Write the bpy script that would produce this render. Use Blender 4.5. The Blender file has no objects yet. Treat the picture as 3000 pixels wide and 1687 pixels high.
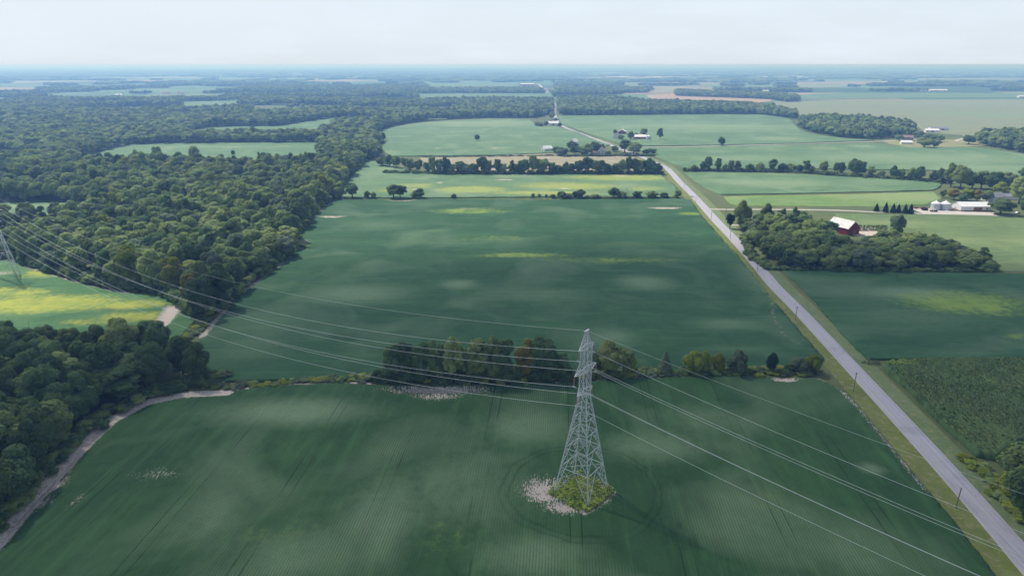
import bpy, math, random
import numpy as np
from mathutils import Vector, Matrix
from mathutils.geometry import delaunay_2d_cdt

SC = bpy.context.scene
COL = SC.collection
R = math.radians
rng = random.Random(7)
nr = np.random.default_rng(11)

# ------------------------------------------------------------------ camera
CAMH = 115.0; PITCH = R(18.1); FPX = 2000.0
cam_d = bpy.data.cameras.new('camera'); cam = bpy.data.objects.new('camera', cam_d); COL.objects.link(cam)
cam_d.sensor_width = 36; cam_d.lens = 24.0
cam_d.clip_start = 1; cam_d.clip_end = 200000
cam.location = (0, 0, CAMH); cam.rotation_euler = (R(90) - PITCH, 0, 0)
SC.camera = cam

# ------------------------------------------------------------------ sky, sun, exposure
CLOUD = .50; SUN_EL = 52; SUN_AZ = -48          # degrees; azimuth clockwise from +Y (ahead of the camera)
w = bpy.data.worlds.new("World"); SC.world = w; w.use_nodes = True
nt = w.node_tree; nt.nodes.clear()
out = nt.nodes.new('ShaderNodeOutputWorld'); bg = nt.nodes.new('ShaderNodeBackground')
sky = nt.nodes.new('ShaderNodeTexSky'); sky.sky_type = 'NISHITA'; sky.sun_disc = False
sky.sun_elevation = R(SUN_EL); sky.sun_rotation = R(SUN_AZ)
sky.altitude = 100; sky.air_density = 1.0; sky.dust_density = 2.2; sky.ozone_density = 2.0
# thin high cloud veil: the whole sky is paler, broken by faint wisps
tc = nt.nodes.new('ShaderNodeTexCoord'); mp = nt.nodes.new('ShaderNodeMapping'); mp.inputs['Scale'].default_value = (1.6, 1.6, 9.0)
nz = nt.nodes.new('ShaderNodeTexNoise'); nz.inputs['Scale'].default_value = 3.2; nz.inputs['Detail'].default_value = 8; nz.inputs['Roughness'].default_value = .55
rp = nt.nodes.new('ShaderNodeMapRange'); rp.inputs['From Min'].default_value = .42; rp.inputs['From Max'].default_value = .68
rp.inputs['To Min'].default_value = .88; rp.inputs['To Max'].default_value = .98
mx = nt.nodes.new('ShaderNodeMix'); mx.data_type = 'RGBA'
mx.inputs['B'].default_value = (7.7, 8.6, 9.5, 1)
nt.links.new(tc.outputs['Generated'], mp.inputs['Vector']); nt.links.new(mp.outputs['Vector'], nz.inputs['Vector'])
# the veil is thick towards the horizon and thins out overhead
sxz = nt.nodes.new('ShaderNodeSeparateXYZ'); nt.links.new(tc.outputs['Generated'], sxz.inputs[0])
zr = nt.nodes.new('ShaderNodeMapRange'); zr.inputs['From Min'].default_value = .10; zr.inputs['From Max'].default_value = .45; zr.inputs['To Min'].default_value = 1; zr.inputs['To Max'].default_value = .16
nt.links.new(sxz.outputs['Z'], zr.inputs['Value']); ml = nt.nodes.new('ShaderNodeMath'); ml.operation = 'MULTIPLY'
nt.links.new(rp.outputs['Result'], ml.inputs[0]); nt.links.new(zr.outputs['Result'], ml.inputs[1])
nt.links.new(nz.outputs['Fac'], rp.inputs['Value']); nt.links.new(ml.outputs[0], mx.inputs['Factor'])
nt.links.new(sky.outputs['Color'], mx.inputs['A']); nt.links.new(mx.outputs['Result'], bg.inputs['Color'])
bg.inputs['Strength'].default_value = 0.105
nt.links.new(bg.outputs['Background'], out.inputs['Surface'])
sd = bpy.data.lights.new('sun', 'SUN'); sun = bpy.data.objects.new('sun', sd); COL.objects.link(sun)
sd.energy = 4.6; sd.angle = R(0.9); sd.color = (1, .965, .91)
sv = Vector((math.sin(R(SUN_AZ)) * math.cos(R(SUN_EL)), math.cos(R(SUN_AZ)) * math.cos(R(SUN_EL)), math.sin(R(SUN_EL))))
sun.rotation_euler = sv.to_track_quat('Z', 'Y').to_euler(); sun.location = (0, 0, 400)
SC.view_settings.view_transform = 'Standard'; SC.view_settings.look = 'None'
SC.view_settings.exposure = 0.0; SC.view_settings.gamma = 1
SC.render.engine = 'CYCLES'
SC.cycles.max_bounces = 5; SC.cycles.diffuse_bounces = 2; SC.cycles.glossy_bounces = 2
SC.cycles.transmission_bounces = 2; SC.cycles.transparent_max_bounces = 6; SC.cycles.volume_bounces = 1

# ------------------------------------------------------------------ surveying helpers
K = 3000 / 2576
_c, _s = math.cos(PITCH), math.sin(PITCH)
def G(x, y, z=0.0):
    """point of the plain seen at photo pixel x, y (3000 px wide survey)"""
    a = (x - 1500) / FPX; b = (843.5 - y) / FPX
    t = (z - CAMH) / (-_s + b * _c)
    return (a * t, (_c + b * _s) * t)
def GD(x, y, z=0.0): return G(x * K, y * K, z)
def poly(pts): return [GD(*p) for p in pts]
def polyn(pts): return [G(*p) for p in pts]
def top_h(base, ytop):
    """height above the plain of something standing at base whose top is at pixel row ytop"""
    b = (843.5 - ytop) / FPX
    return CAMH + base[1] * (-_s + b * _c) / (_c + b * _s)
def mpp(p):   # metres per survey pixel at ground point
    return (p[1] * _c + CAMH * _s) / FPX

# ------------------------------------------------------------------ object helpers
def tag(o, label=None, cat=None, group=None, kind=None):
    if label: o['label'] = label
    if cat: o['category'] = cat
    if group: o['group'] = group
    if kind: o['kind'] = kind
    return o
def mesh(name, v, f, mat=None, smooth=False):
    m = bpy.data.meshes.new(name)
    m.from_pydata([tuple(p) for p in v], [], [tuple(q) for q in f]); m.update()
    if mat: m.materials.append(mat)
    if smooth: m.polygons.foreach_set('use_smooth', [True] * len(m.polygons))
    return m
def link(name, m, parent=None, loc=None):
    o = bpy.data.objects.new(name, m); COL.objects.link(o)
    if parent: o.parent = parent
    if loc: o.location = loc
    return o
def empty(name, loc, rz=0.0, sc=None):
    o = bpy.data.objects.new(name, None); COL.objects.link(o); o.location = loc; o.rotation_euler = (0, 0, rz)
    o.empty_display_size = 1
    if sc: o.scale = sc
    return o
class MB:
    def __init__(s): s.v = []; s.f = []
    def add(s, v, f):
        n = len(s.v); s.v += [tuple(p) for p in v]; s.f += [tuple(i + n for i in q) for q in f]
    def box(s, x0, x1, y0, y1, z0, z1):
        s.add([(x0,y0,z0),(x1,y0,z0),(x1,y1,z0),(x0,y1,z0),(x0,y0,z1),(x1,y0,z1),(x1,y1,z1),(x0,y1,z1)],
              [(0,3,2,1),(4,5,6,7),(0,1,5,4),(1,2,6,5),(2,3,7,6),(3,0,4,7)])
    def bar(s, a, b, w, n=4, w2=None):
        a = Vector(a); b = Vector(b); d = (b - a)
        if d.length < 1e-6: return
        q = d.to_track_quat('Z', 'Y'); w2 = w if w2 is None else w2
        r0 = [a + q @ Vector((math.cos(2*math.pi*(i+.5)/n)*w/1.4142, math.sin(2*math.pi*(i+.5)/n)*w/1.4142, 0)) for i in range(n)]
        r1 = [b + q @ Vector((math.cos(2*math.pi*(i+.5)/n)*w2/1.4142, math.sin(2*math.pi*(i+.5)/n)*w2/1.4142, 0)) for i in range(n)]
        s.add(r0 + r1, [(i, (i+1) % n, n+(i+1) % n, n+i) for i in range(n)] + [tuple(range(n-1, -1, -1)), tuple(range(n, 2*n))])
    def lathe(s, prof, n=20, c=(0, 0)):
        vs = []; fs = []
        for r, z in prof:
            for i in range(n):
                a = 2*math.pi*i/n; vs.append((c[0]+r*math.cos(a), c[1]+r*math.sin(a), z))
        for k in range(len(prof)-1):
            for i in range(n):
                j = (i+1) % n; fs.append((k*n+i, k*n+j, (k+1)*n+j, (k+1)*n+i))
        s.add(vs, fs)
    def build(s, name, mat, parent=None, loc=None, smooth=False):
        return link(name, mesh(name, s.v, s.f, mat, smooth), parent, loc)

# ------------------------------------------------------------------ materials
def newmat(name):
    m = bpy.data.materials.new(name); m.use_nodes = True; t = m.node_tree
    b = t.nodes['Principled BSDF']; b.inputs['Roughness'].default_value = .9
    b.inputs['Specular IOR Level'].default_value = .15
    return m, t, b
def N(t, kind, **kw):
    n = t.nodes.new(kind)
    for k, v in kw.items():
        if k in n.inputs: n.inputs[k].default_value = v
        else: setattr(n, k, v)
    return n
def mathn(t, op, a, b=None, c=None, clamp=False):
    n = t.nodes.new('ShaderNodeMath'); n.operation = op; n.use_clamp = clamp
    for i, q in enumerate((a, b, c)):
        if q is None: continue
        if isinstance(q, (int, float)): n.inputs[i].default_value = q
        else: t.links.new(q, n.inputs[i])
    return n.outputs[0]
def mixc(t, f, a, b, mode='MIX'):
    n = t.nodes.new('ShaderNodeMix'); n.data_type = 'RGBA'; n.blend_type = mode
    for k, q in (('Factor', f), ('A', a), ('B', b)):
        i = n.inputs[k] if k != 'Factor' else n.inputs[0]
        if isinstance(q, (int, float)): i.default_value = q
        elif isinstance(q, tuple): i.default_value = (q[0], q[1], q[2], 1)
        else: t.links.new(q, i)
    return n.outputs['Result']
def noise(t, vec, scale, detail=4, rough=.5, stretch=None, rot=0.0, dist=0.0):
    if stretch or rot:
        if rot:
            vr_ = t.nodes.new('ShaderNodeVectorRotate'); vr_.rotation_type = 'Z_AXIS'; vr_.inputs['Angle'].default_value = rot
            t.links.new(vec, vr_.inputs['Vector']); vec = vr_.outputs['Vector']
        mpn = t.nodes.new('ShaderNodeMapping'); mpn.vector_type = 'POINT'
        mpn.inputs['Scale'].default_value = stretch or (1, 1, 1)
        t.links.new(vec, mpn.inputs['Vector']); vec = mpn.outputs['Vector']
    n = N(t, 'ShaderNodeTexNoise', Scale=scale, Detail=detail, Roughness=rough, Distortion=dist)
    t.links.new(vec, n.inputs['Vector']); return n.outputs['Fac']
def mr(t, v, a, b, c=0.0, d=1.0, smooth=False):
    n = N(t, 'ShaderNodeMapRange'); n.interpolation_type = 'SMOOTHSTEP' if smooth else 'LINEAR'
    for k, q in (('From Min', a), ('From Max', b), ('To Min', c), ('To Max', d)): n.inputs[k].default_value = q
    t.links.new(v, n.inputs['Value']); return n.outputs['Result']
def plain(name, col, rough=.8, metal=0.0, var=.12, scale=1.5, spec=.2, stretch=None):
    m, t, b = newmat(name); b.inputs['Roughness'].default_value = rough; b.inputs['Metallic'].default_value = metal
    b.inputs['Specular IOR Level'].default_value = spec
    tcn = t.nodes.new('ShaderNodeTexCoord')
    f = noise(t, tcn.outputs['Object'], scale, 5, .6, stretch)
    c = mixc(t, f, tuple(x*(1-var) for x in col), tuple(min(1, x*(1+var)) for x in col))
    t.links.new(c, b.inputs['Base Color']); return m
def position(t): return t.nodes.new('ShaderNodeNewGeometry').outputs['Position']

def crop_mat(name, dark, light, ang, row=.76, rowamt=.35, pale=(.14, .20, .11), yellow=(.42, .42, .05), streak=(.012, .05),
             tram=0.0, rings=None, speck=.5, patch=.55, soil=(.62, .54, .47), corn=False):
    """ang: heading of the crop rows, clockwise from +Y, degrees"""
    m, t, b = newmat(name); b.inputs['Roughness'].default_value = .85; b.inputs['Specular IOR Level'].default_value = .12
    P = position(t); rot = R(ang)
    # streaks run along the rows, so x is compressed less than y in row space
    n1 = noise(t, P, 1.0, 5, .55, (streak[1], streak[0], .02), rot, .4)
    n2 = noise(t, P, .021, 3, .5, None, 0, .6)
    n3 = noise(t, P, .35, 4, .65)
    n4 = noise(t, P, 1.7, 3, .7); n5 = noise(t, P, .10, 5, .7, None, 0, .8); n6 = noise(t, P, 1.0, 4, .7, (.25, .025, .1), rot, .3)
    base = mixc(t, mr(t, n1, .35, .66), dark, light)
    base = mixc(t, mr(t, n5, .42, .7, 0, .55), base, tuple(c*.62 for c in dark))
    base = mixc(t, mr(t, n6, .5, .72, 0, .6), base, tuple(c*1.5 for c in light))
    base = mixc(t, mathn(t, 'MULTIPLY', mr(t, n2, .5, .72), patch), base, pale)
    at = N(t, 'ShaderNodeAttribute', attribute_name='wear')
    sep = t.nodes.new('ShaderNodeSeparateColor'); t.links.new(at.outputs['Color'], sep.inputs['Color'])
    brk = mathn(t, 'ADD', mathn(t, 'MULTIPLY', n1, .5), mathn(t, 'ADD', mathn(t, 'MULTIPLY', n3, .45), mathn(t, 'MULTIPLY', n5, .45)))
    def thr(chan, w=.5, amp=.9):
        s_ = mathn(t, 'ADD', chan, mathn(t, 'MULTIPLY', mathn(t, 'SUBTRACT', brk, .7), amp))
        f_ = mr(t, s_, .5 - w/2, .5 + w/2, 0, 1, True)
        return mathn(t, 'MULTIPLY', f_, mathn(t, 'GREATER_THAN', chan, .04))
    base = mixc(t, mathn(t, 'MULTIPLY', mathn(t, 'MULTIPLY', thr(sep.outputs['Green'], 1.1, 1.1), .95), mr(t, n4, .3, .6, .6, 1)), base, pale)
    ybrk = mathn(t, 'MULTIPLY', thr(sep.outputs['Red'], .7, 1.9), mr(t, mathn(t, 'MULTIPLY_ADD', n6, .3, mathn(t, 'MULTIPLY_ADD', n5, .55, mathn(t, 'MULTIPLY', n3, .45))), .5, .75, .4, .98))
    base = mixc(t, ybrk, base, yellow)
    # rows
    sx = t.nodes.new('ShaderNodeVectorRotate'); sx.rotation_type = 'Z_AXIS'; sx.inputs['Angle'].default_value = rot
    t.links.new(P, sx.inputs['Vector']); sp = t.nodes.new('ShaderNodeSeparateXYZ'); t.links.new(sx.outputs['Vector'], sp.inputs[0])
    u = sp.outputs['X']
    uw = mathn(t, 'ADD', u, mathn(t, 'MULTIPLY', n4, .18))
    rowv = mathn(t, 'MULTIPLY_ADD', mathn(t, 'SINE', mathn(t, 'MULTIPLY', uw, 2*math.pi/row)), .5, .5)
    rowm = mathn(t, 'MULTIPLY', mathn(t, 'POWER', rowv, 3), rowamt)
    rowm = mathn(t, 'MULTIPLY', rowm, mr(t, n2, .42, .6, .12, 1))
    base = mixc(t, rowm, base, tuple(c*.42 for c in dark))
    sk = mr(t, n4, .60, .78, 0, speck)
    base = mixc(t, sk, base, tuple(c*.45 for c in dark))
    base = mixc(t, mr(t, n3, .5, .75, 0, .35), base, light)
    if tram:
        ph = mathn(t, 'ABSOLUTE', mathn(t, 'SUBTRACT', mathn(t, 'FRACT', mathn(t, 'DIVIDE', mathn(t, 'ADD', u, 7.3), tram)), .5))
        dd = mathn(t, 'ABSOLUTE', mathn(t, 'SUBTRACT', mathn(t, 'MULTIPLY', ph, tram), 1.5))
        ln = mathn(t, 'MULTIPLY', mathn(t, 'LESS_THAN', dd, .17), mr(t, noise(t, P, 1.0, 2, .5, (.05, .03, 1), rot), .42, .56))
        base = mixc(t, mathn(t, 'MULTIPLY', ln, .75), base, tuple(c*.3 for c in dark))
    if rings:
        cx, cy, radii = rings
        d = N(t, 'ShaderNodeVectorMath', operation='DISTANCE'); t.links.new(P, d.inputs[0]); d.inputs[1].default_value = (cx, cy, .8)
        dn = mathn(t, 'ADD', d.outputs['Value'], mathn(t, 'MULTIPLY', n3, 1.6)); nl_ = noise(t, P, .055, 2, .5); dn = mathn(t, 'ADD', dn, mathn(t, 'MULTIPLY', nl_, 5.0)); dn = mathn(t, 'SUBTRACT', dn, 3.3)
        for rr in radii:
            l2 = mathn(t, 'LESS_THAN', mathn(t, 'ABSOLUTE', mathn(t, 'SUBTRACT', dn, rr)), .38)
            l2 = mathn(t, 'MULTIPLY', l2, mathn(t, 'MULTIPLY', mr(t, n3, .30, .5), mr(t, nl_, .25, .5)))
            base = mixc(t, mathn(t, 'MULTIPLY', l2, .34), base, tuple(c*.3 for c in dark))
    # bare soil showing where the crop failed
    bn = mathn(t, 'MULTIPLY_ADD', noise(t, P, 1.0, 5, .7, (3.2, .7, 1), rot), 1.5, mathn(t, 'MULTIPLY', n4, .5))
    bs = mathn(t, 'ADD', sep.outputs['Blue'], mathn(t, 'MULTIPLY', mathn(t, 'SUBTRACT', bn, 1.04), 1.7))
    bf = mathn(t, 'MULTIPLY', mr(t, bs, .42, .62, 0, 1), mathn(t, 'GREATER_THAN', sep.outputs['Blue'], .05))
    soilc = mixc(t, n3, tuple(c*.75 for c in soil), soil)
    base = mixc(t, bf, base, soilc)
    t.links.new(base, b.inputs['Base Color'])
    bp = N(t, 'ShaderNodeBump', Strength=.7 if not corn else 1.0, Distance=.35)
    hh = mathn(t, 'SUBTRACT', mathn(t, 'MULTIPLY', n4, 1.0), mathn(t, 'MULTIPLY', rowm, .8))
    t.links.new(hh, bp.inputs['Height']); t.links.new(bp.outputs['Normal'], b.inputs['Normal'])
    return m

def grass_mat(name, a, bcol, c3=None, s=.05, fine=1.3):
    m, t, b = newmat(name); P = position(t)
    n1 = noise(t, P, s, 5, .6, None, 0, .5); n2 = noise(t, P, fine, 4, .7); n3 = noise(t, P, s*4.3, 4, .6)
    col = mixc(t, mr(t, n1, .35, .65), a, bcol)
    if c3: col = mixc(t, mr(t, n3, .52, .7), col, c3)
    col = mixc(t, mr(t, n2, .45, .75, 0, .5), col, tuple(x*.5 for x in a))
    t.links.new(col, b.inputs['Base Color'])
    bp = N(t, 'ShaderNodeBump', Strength=.5, Distance=.2); t.links.new(n2, bp.inputs['Height']); t.links.new(bp.outputs['Normal'], b.inputs['Normal'])
    return m

def leaf_mat(name, c1, c2, c3, spread=.5):
    m = bpy.data.materials.new(name); m.use_nodes = True; t = m.node_tree; t.nodes.clear()
    o = t.nodes.new('ShaderNodeOutputMaterial')
    oi = t.nodes.new('ShaderNodeObjectInfo'); tcn = t.nodes.new('ShaderNodeTexCoord')
    n = noise(t, tcn.outputs['Object'], .45, 3, .6); nf = noise(t, tcn.outputs['Object'], 2.2, 2, .7)
    r = oi.outputs['Random']
    rr = N(t, 'ShaderNodeTexWhiteNoise'); rr.noise_dimensions = '1D'; t.links.new(r, rr.inputs['W'])
    c = mixc(t, r, c1, c2)
    c = mixc(t, mr(t, rr.outputs['Value'], 1-spread, 1, 0, .85), c, c3)
    c = mixc(t, mr(t, n, .45, .72, 0, .5), c, c3)
    c = mixc(t, mr(t, nf, .5, .8, 0, .35), c, tuple(x*.6 for x in c1))
    r2 = N(t, 'ShaderNodeTexWhiteNoise'); r2.noise_dimensions = '1D'; t.links.new(mathn(t, 'ADD', r, 3.7), r2.inputs['W'])
    cs_ = t.nodes.new('ShaderNodeVectorMath'); cs_.operation = 'SCALE'; t.links.new(c, cs_.inputs[0]); t.links.new(mr(t, r2.outputs['Value'], 0, 1, .78, 1.38), cs_.inputs['Scale']); c = cs_.outputs[0]
    d = t.nodes.new('ShaderNodeBsdfDiffuse'); tr = t.nodes.new('ShaderNodeBsdfTranslucent'); ms = t.nodes.new('ShaderNodeMixShader')
    ms.inputs[0].default_value = .40
    t.links.new(c, d.inputs['Color']); t.links.new(mixc(t, .35, c, (.20, .28, .05)), tr.inputs['Color'])
    t.links.new(d.outputs[0], ms.inputs[1]); t.links.new(tr.outputs[0], ms.inputs[2]); t.links.new(ms.outputs[0], o.inputs['Surface'])
    return m

M = {}
M['leaf'] = leaf_mat('leaf_green', (.20, .285, .12), (.26, .34, .135), (.33, .39, .145))
M['leaf_deep'] = leaf_mat('leaf_deep_green', (.092, .158, .074), (.125, .20, .09), (.175, .245, .10))
M['leaf_yellow'] = leaf_mat('leaf_yellow_green', (.24, .32, .06), (.28, .34, .065), (.34, .36, .07))
M['leaf_orange'] = leaf_mat('leaf_rusty', (.27, .24, .07), (.31, .26, .08), (.26, .27, .08))
M['leaf_grey'] = leaf_mat('leaf_grey_green', (.14, .20, .125), (.17, .22, .14), (.21, .245, .15))
M['leaf_conifer'] = leaf_mat('leaf_conifer', (.016, .045, .028), (.024, .055, .034), (.034, .07, .04))
M['bark'] = plain('bark', (.10, .085, .07), .95)
M['dead_bark'] = plain('weathered_bark', (.34, .31, .27), .95)
M['steel'] = plain('galvanised_steel', (.58, .61, .64), .5, .15, .08, .8, .5)
M['wire'] = plain('aluminium_wire', (.62, .65, .67), .4, .3, .03, .3, .5)
M['insul'] = plain('brown_porcelain', (.30, .16, .12), .35, 0, .1)
M['pole'] = plain('weathered_wood', (.20, .17, .15), .9, 0, .15, 1.0)
M['white'] = plain('white_siding', (.70, .71, .72), .6, 0, .06, .5)
M['white_roof'] = plain('white_metal_roof', (.80, .80, .80), .45, 0, .05, .35, .3)
m, t, b = newmat('rusty_white_roof'); tcn = t.nodes.new('ShaderNodeTexCoord'); n_ = noise(t, tcn.outputs['Object'], .5, 5, .7, (1, 2.4, 1)); c = mixc(t, mr(t, n_, .5, .62, 0, .75), (.72, .71, .69), (.34, .27, .22))
t.links.new(c, b.inputs['Base Color']); M['barn_roof'] = m
M['grey_roof'] = plain('grey_shingle_roof', (.24, .25, .29), .85, 0, .12, .6)
M['red_barn'] = plain('red_barn_boards', (.20, .022, .028), .8, 0, .25, .8, .2, (4, 4, .4))
M['red_trim'] = plain('brown_red_trim', (.22, .06, .04), .7)
M['brown_wall'] = plain('brown_boards', (.27, .13, .07), .8, 0, .2)
M['brown_roof'] = plain('brown_shingle_roof', (.26, .19, .18), .85)
M['glass'] = plain('dark_window', (.03, .04, .05), .15, 0, .1, 1, .5)
M['gravel'] = plain('pale_gravel', (.50, .46, .42), .95, 0, .15, .4)
M['black'] = plain('black_rubber', (.03, .03, .03), .8)
M['car_paint'] = plain('silver_paint', (.62, .64, .66), .3, .3, .03, 1, .5)
M['red_paint'] = plain('red_machine_paint', (.36, .04, .05), .5)
M['teal_paint'] = plain('teal_paint', (.08, .24, .24), .5)

# ------------------------------------------------------------------ ground sheet to the horizon
def inpoly(pts, pg):
    x = pts[:, 0]; y = pts[:, 1]; c = np.zeros(len(pts), bool); n = len(pg)
    for i in range(n):
        x1, y1 = pg[i]; x2, y2 = pg[(i+1) % n]
        if y1 == y2: continue
        k = ((y1 > y) != (y2 > y)) & (x < (x2-x1)*(y-y1)/(y2-y1)+x1); c ^= k
    return c
def vnoise(x, y, s, seed=0):
    """smooth value noise 0..1"""
    x = np.asarray(x)/s; y = np.asarray(y)/s
    xi = np.floor(x).astype(np.int64); yi = np.floor(y).astype(np.int64); fx = x-xi; fy = y-yi
    fx = fx*fx*(3-2*fx); fy = fy*fy*(3-2*fy)
    def h(a, b):
        k = (a*374761393 + b*668265263 + seed*974634777) & 0xffffffff
        k = ((k ^ (k >> 13)) * 1274126177) & 0xffffffff
        return ((k ^ (k >> 16)) & 0xffff)/65535.0
    return (h(xi, yi)*(1-fx)+h(xi+1, yi)*fx)*(1-fy)+(h(xi, yi+1)*(1-fx)+h(xi+1, yi+1)*fx)*fy
def relief(x, y):
    d = np.hypot(x, y)
    k = np.clip((d-7000)/16000, 0, 1)
    return k*(55*(vnoise(x, y, 9000, 3)*.6+vnoise(x, y, 3500, 4)*.4)-12)*(.6+.4*k) * (k > 0)

m, t, b = newmat('farmland'); P = position(t)
near = mixc(t, mr(t, noise(t, P, .012, 5, .6), .35, .65), (.085, .125, .045), (.15, .165, .075))
near = mixc(t, mr(t, noise(t, P, .22, 5, .65), .5, .75, 0, .6), near, (.055, .09, .03))
near = mixc(t, mr(t, noise(t, P, 1.8, 3, .7), .5, .8, 0, .5), near, (.045, .07, .025))
mpn = N(t, 'ShaderNodeMapping'); mpn.inputs['Scale'].default_value = (.0011, .0016, 0); mpn.inputs['Rotation'].default_value = (0, 0, R(4)); t.links.new(P, mpn.inputs['Vector'])
vo = N(t, 'ShaderNodeTexVoronoi', Scale=1.0, Randomness=.75, distance='CHEBYCHEV'); t.links.new(mpn.outputs['Vector'], vo.inputs['Vector'])
sc_ = t.nodes.new('ShaderNodeSeparateColor'); t.links.new(vo.outputs['Color'], sc_.inputs['Color'])
cr = t.nodes.new('ShaderNodeValToRGB'); cr.color_ramp.interpolation = 'CONSTANT'
els = [(0, (.10, .20, .11)), (.3, (.14, .24, .12)), (.5, (.06, .11, .06)), (.66, (.28, .28, .17)), (.80, (.12, .22, .12)), (.92, (.36, .28, .21))]
for i, (p_, c_) in enumerate(els):
    e = cr.color_ramp.elements[i] if i < 2 else cr.color_ramp.elements.new(p_)
    e.position = p_; e.color = (*c_, 1)
t.links.new(sc_.outputs['Red'], cr.inputs['Fac'])
dv = N(t, 'ShaderNodeVectorMath', operation='LENGTH'); t.links.new(P, dv.inputs[0])
far = mixc(t, mr(t, noise(t, P, .004, 5, .6), .4, .65, 0, .5), cr.outputs['Color'], (.04, .075, .035))
far = mixc(t, mr(t, dv.outputs['Value'], 9000, 16000, 0, .55), far, (.03, .065, .035))
col = mixc(t, mr(t, dv.outputs['Value'], 2100, 2500), near, far)
t.links.new(col, b.inputs['Base Color'])
M['ground'] = m
rings = [60, 200, 600, 1500, 3000, 5000, 7000] + list(np.linspace(8000, 30000, 34)) + [38000, 50000, 62000]
nseg = 240; gv = [(0, 0, 0)]; gf = []
for r_ in rings:
    for i in range(nseg):
        a = 2*math.pi*i/nseg; x, y = r_*math.sin(a), r_*math.cos(a); gv.append((x, y, float(relief(x, y))))
for i in range(nseg): gf.append((0, 1+(i+1) % nseg, 1+i))
for k in range(len(rings)-1):
    for i in range(nseg):
        j = (i+1) % nseg; gf.append((1+k*nseg+i, 1+k*nseg+j, 1+(k+1)*nseg+j, 1+(k+1)*nseg+i))
gm = mesh('ground', gv, gf, M['ground']); tag(link('ground', gm), kind='structure')

# ------------------------------------------------------------------ sheets, fields
def densify(pg, step, jit=0.0, closed=True):
    o = []; n = len(pg)
    for i in range(n if closed else n-1):
        a = np.array(pg[i]); c = np.array(pg[(i+1) % n]); L = np.hypot(*(c-a)); k = max(1, int(L/step))
        for j in range(k):
            q = a+(c-a)*j/k
            if jit and j: q = q+nr.normal(0, jit, 2)
            o.append((float(q[0]), float(q[1])))
    if not closed: o.append(tuple(pg[-1]))
    return o
def smooth_line(pg, n=6):
    P_ = [pg[0]]+list(pg)+[pg[-1]]; o = []
    for i in range(1, len(P_)-2):
        p0, p1, p2, p3 = [np.array(q, float) for q in P_[i-1:i+3]]
        for j in range(n):
            s = j/n; o.append(tuple(.5*((2*p1)+(-p0+p2)*s+(2*p0-5*p1+4*p2-p3)*s*s+(-p0+3*p1-3*p2+p3)*s**3)))
    o.append(tuple(pg[-1])); return o
def sheet(name, pg, mat, z=.03, step=8, jit=.3, kind='structure'):
    pg = densify(pg, step, jit)
    v, e, f, *_ = delaunay_2d_cdt([Vector(p) for p in pg], [(i, (i+1) % len(pg)) for i in range(len(pg))], [], 1, 1e-5)
    o = link(name, mesh(name, [(p[0], p[1], z) for p in v], [tuple(reversed(q)) if 0 else q for q in f], mat)); tag(o, kind=kind); return o
def seg_dist(pts, line):
    d = np.full(len(pts), 1e9)
    for a, c in zip(line[:-1], line[1:]):
        a = np.array(a); c = np.array(c); ab = c-a; tt = np.clip(((pts-a)@ab)/(ab@ab+1e-9), 0, 1)
        d = np.minimum(d, np.hypot(*(pts-(a+tt[:, None]*ab)).T))
    return d
def wear_at(pts, spots, lines):
    W = np.zeros((len(pts), 3))
    for ch, cx, cy, rx, ry, st in spots:     # survey coordinates of the 2576 px print
        c = np.array(GD(cx, cy)); wx = abs(GD(cx+rx, cy)[0]-c[0]); wy = abs(GD(cx, cy-ry)[1]-GD(cx, cy+ry)[1])/2
        d = np.sqrt(((pts[:, 0]-c[0])/wx)**2+((pts[:, 1]-c[1])/wy)**2)
        W[:, 'ypb'.index(ch)] = np.maximum(W[:, 'ypb'.index(ch)], st*np.clip(1.35-d, 0, 1))
    for ch, ln, wd, st in lines:
        d = seg_dist(pts, [GD(*q) for q in ln])
        W[:, 'ypb'.index(ch)] = np.maximum(W[:, 'ypb'.index(ch)], st*np.clip(1.5-d/wd, 0, 1))
    return W
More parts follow.
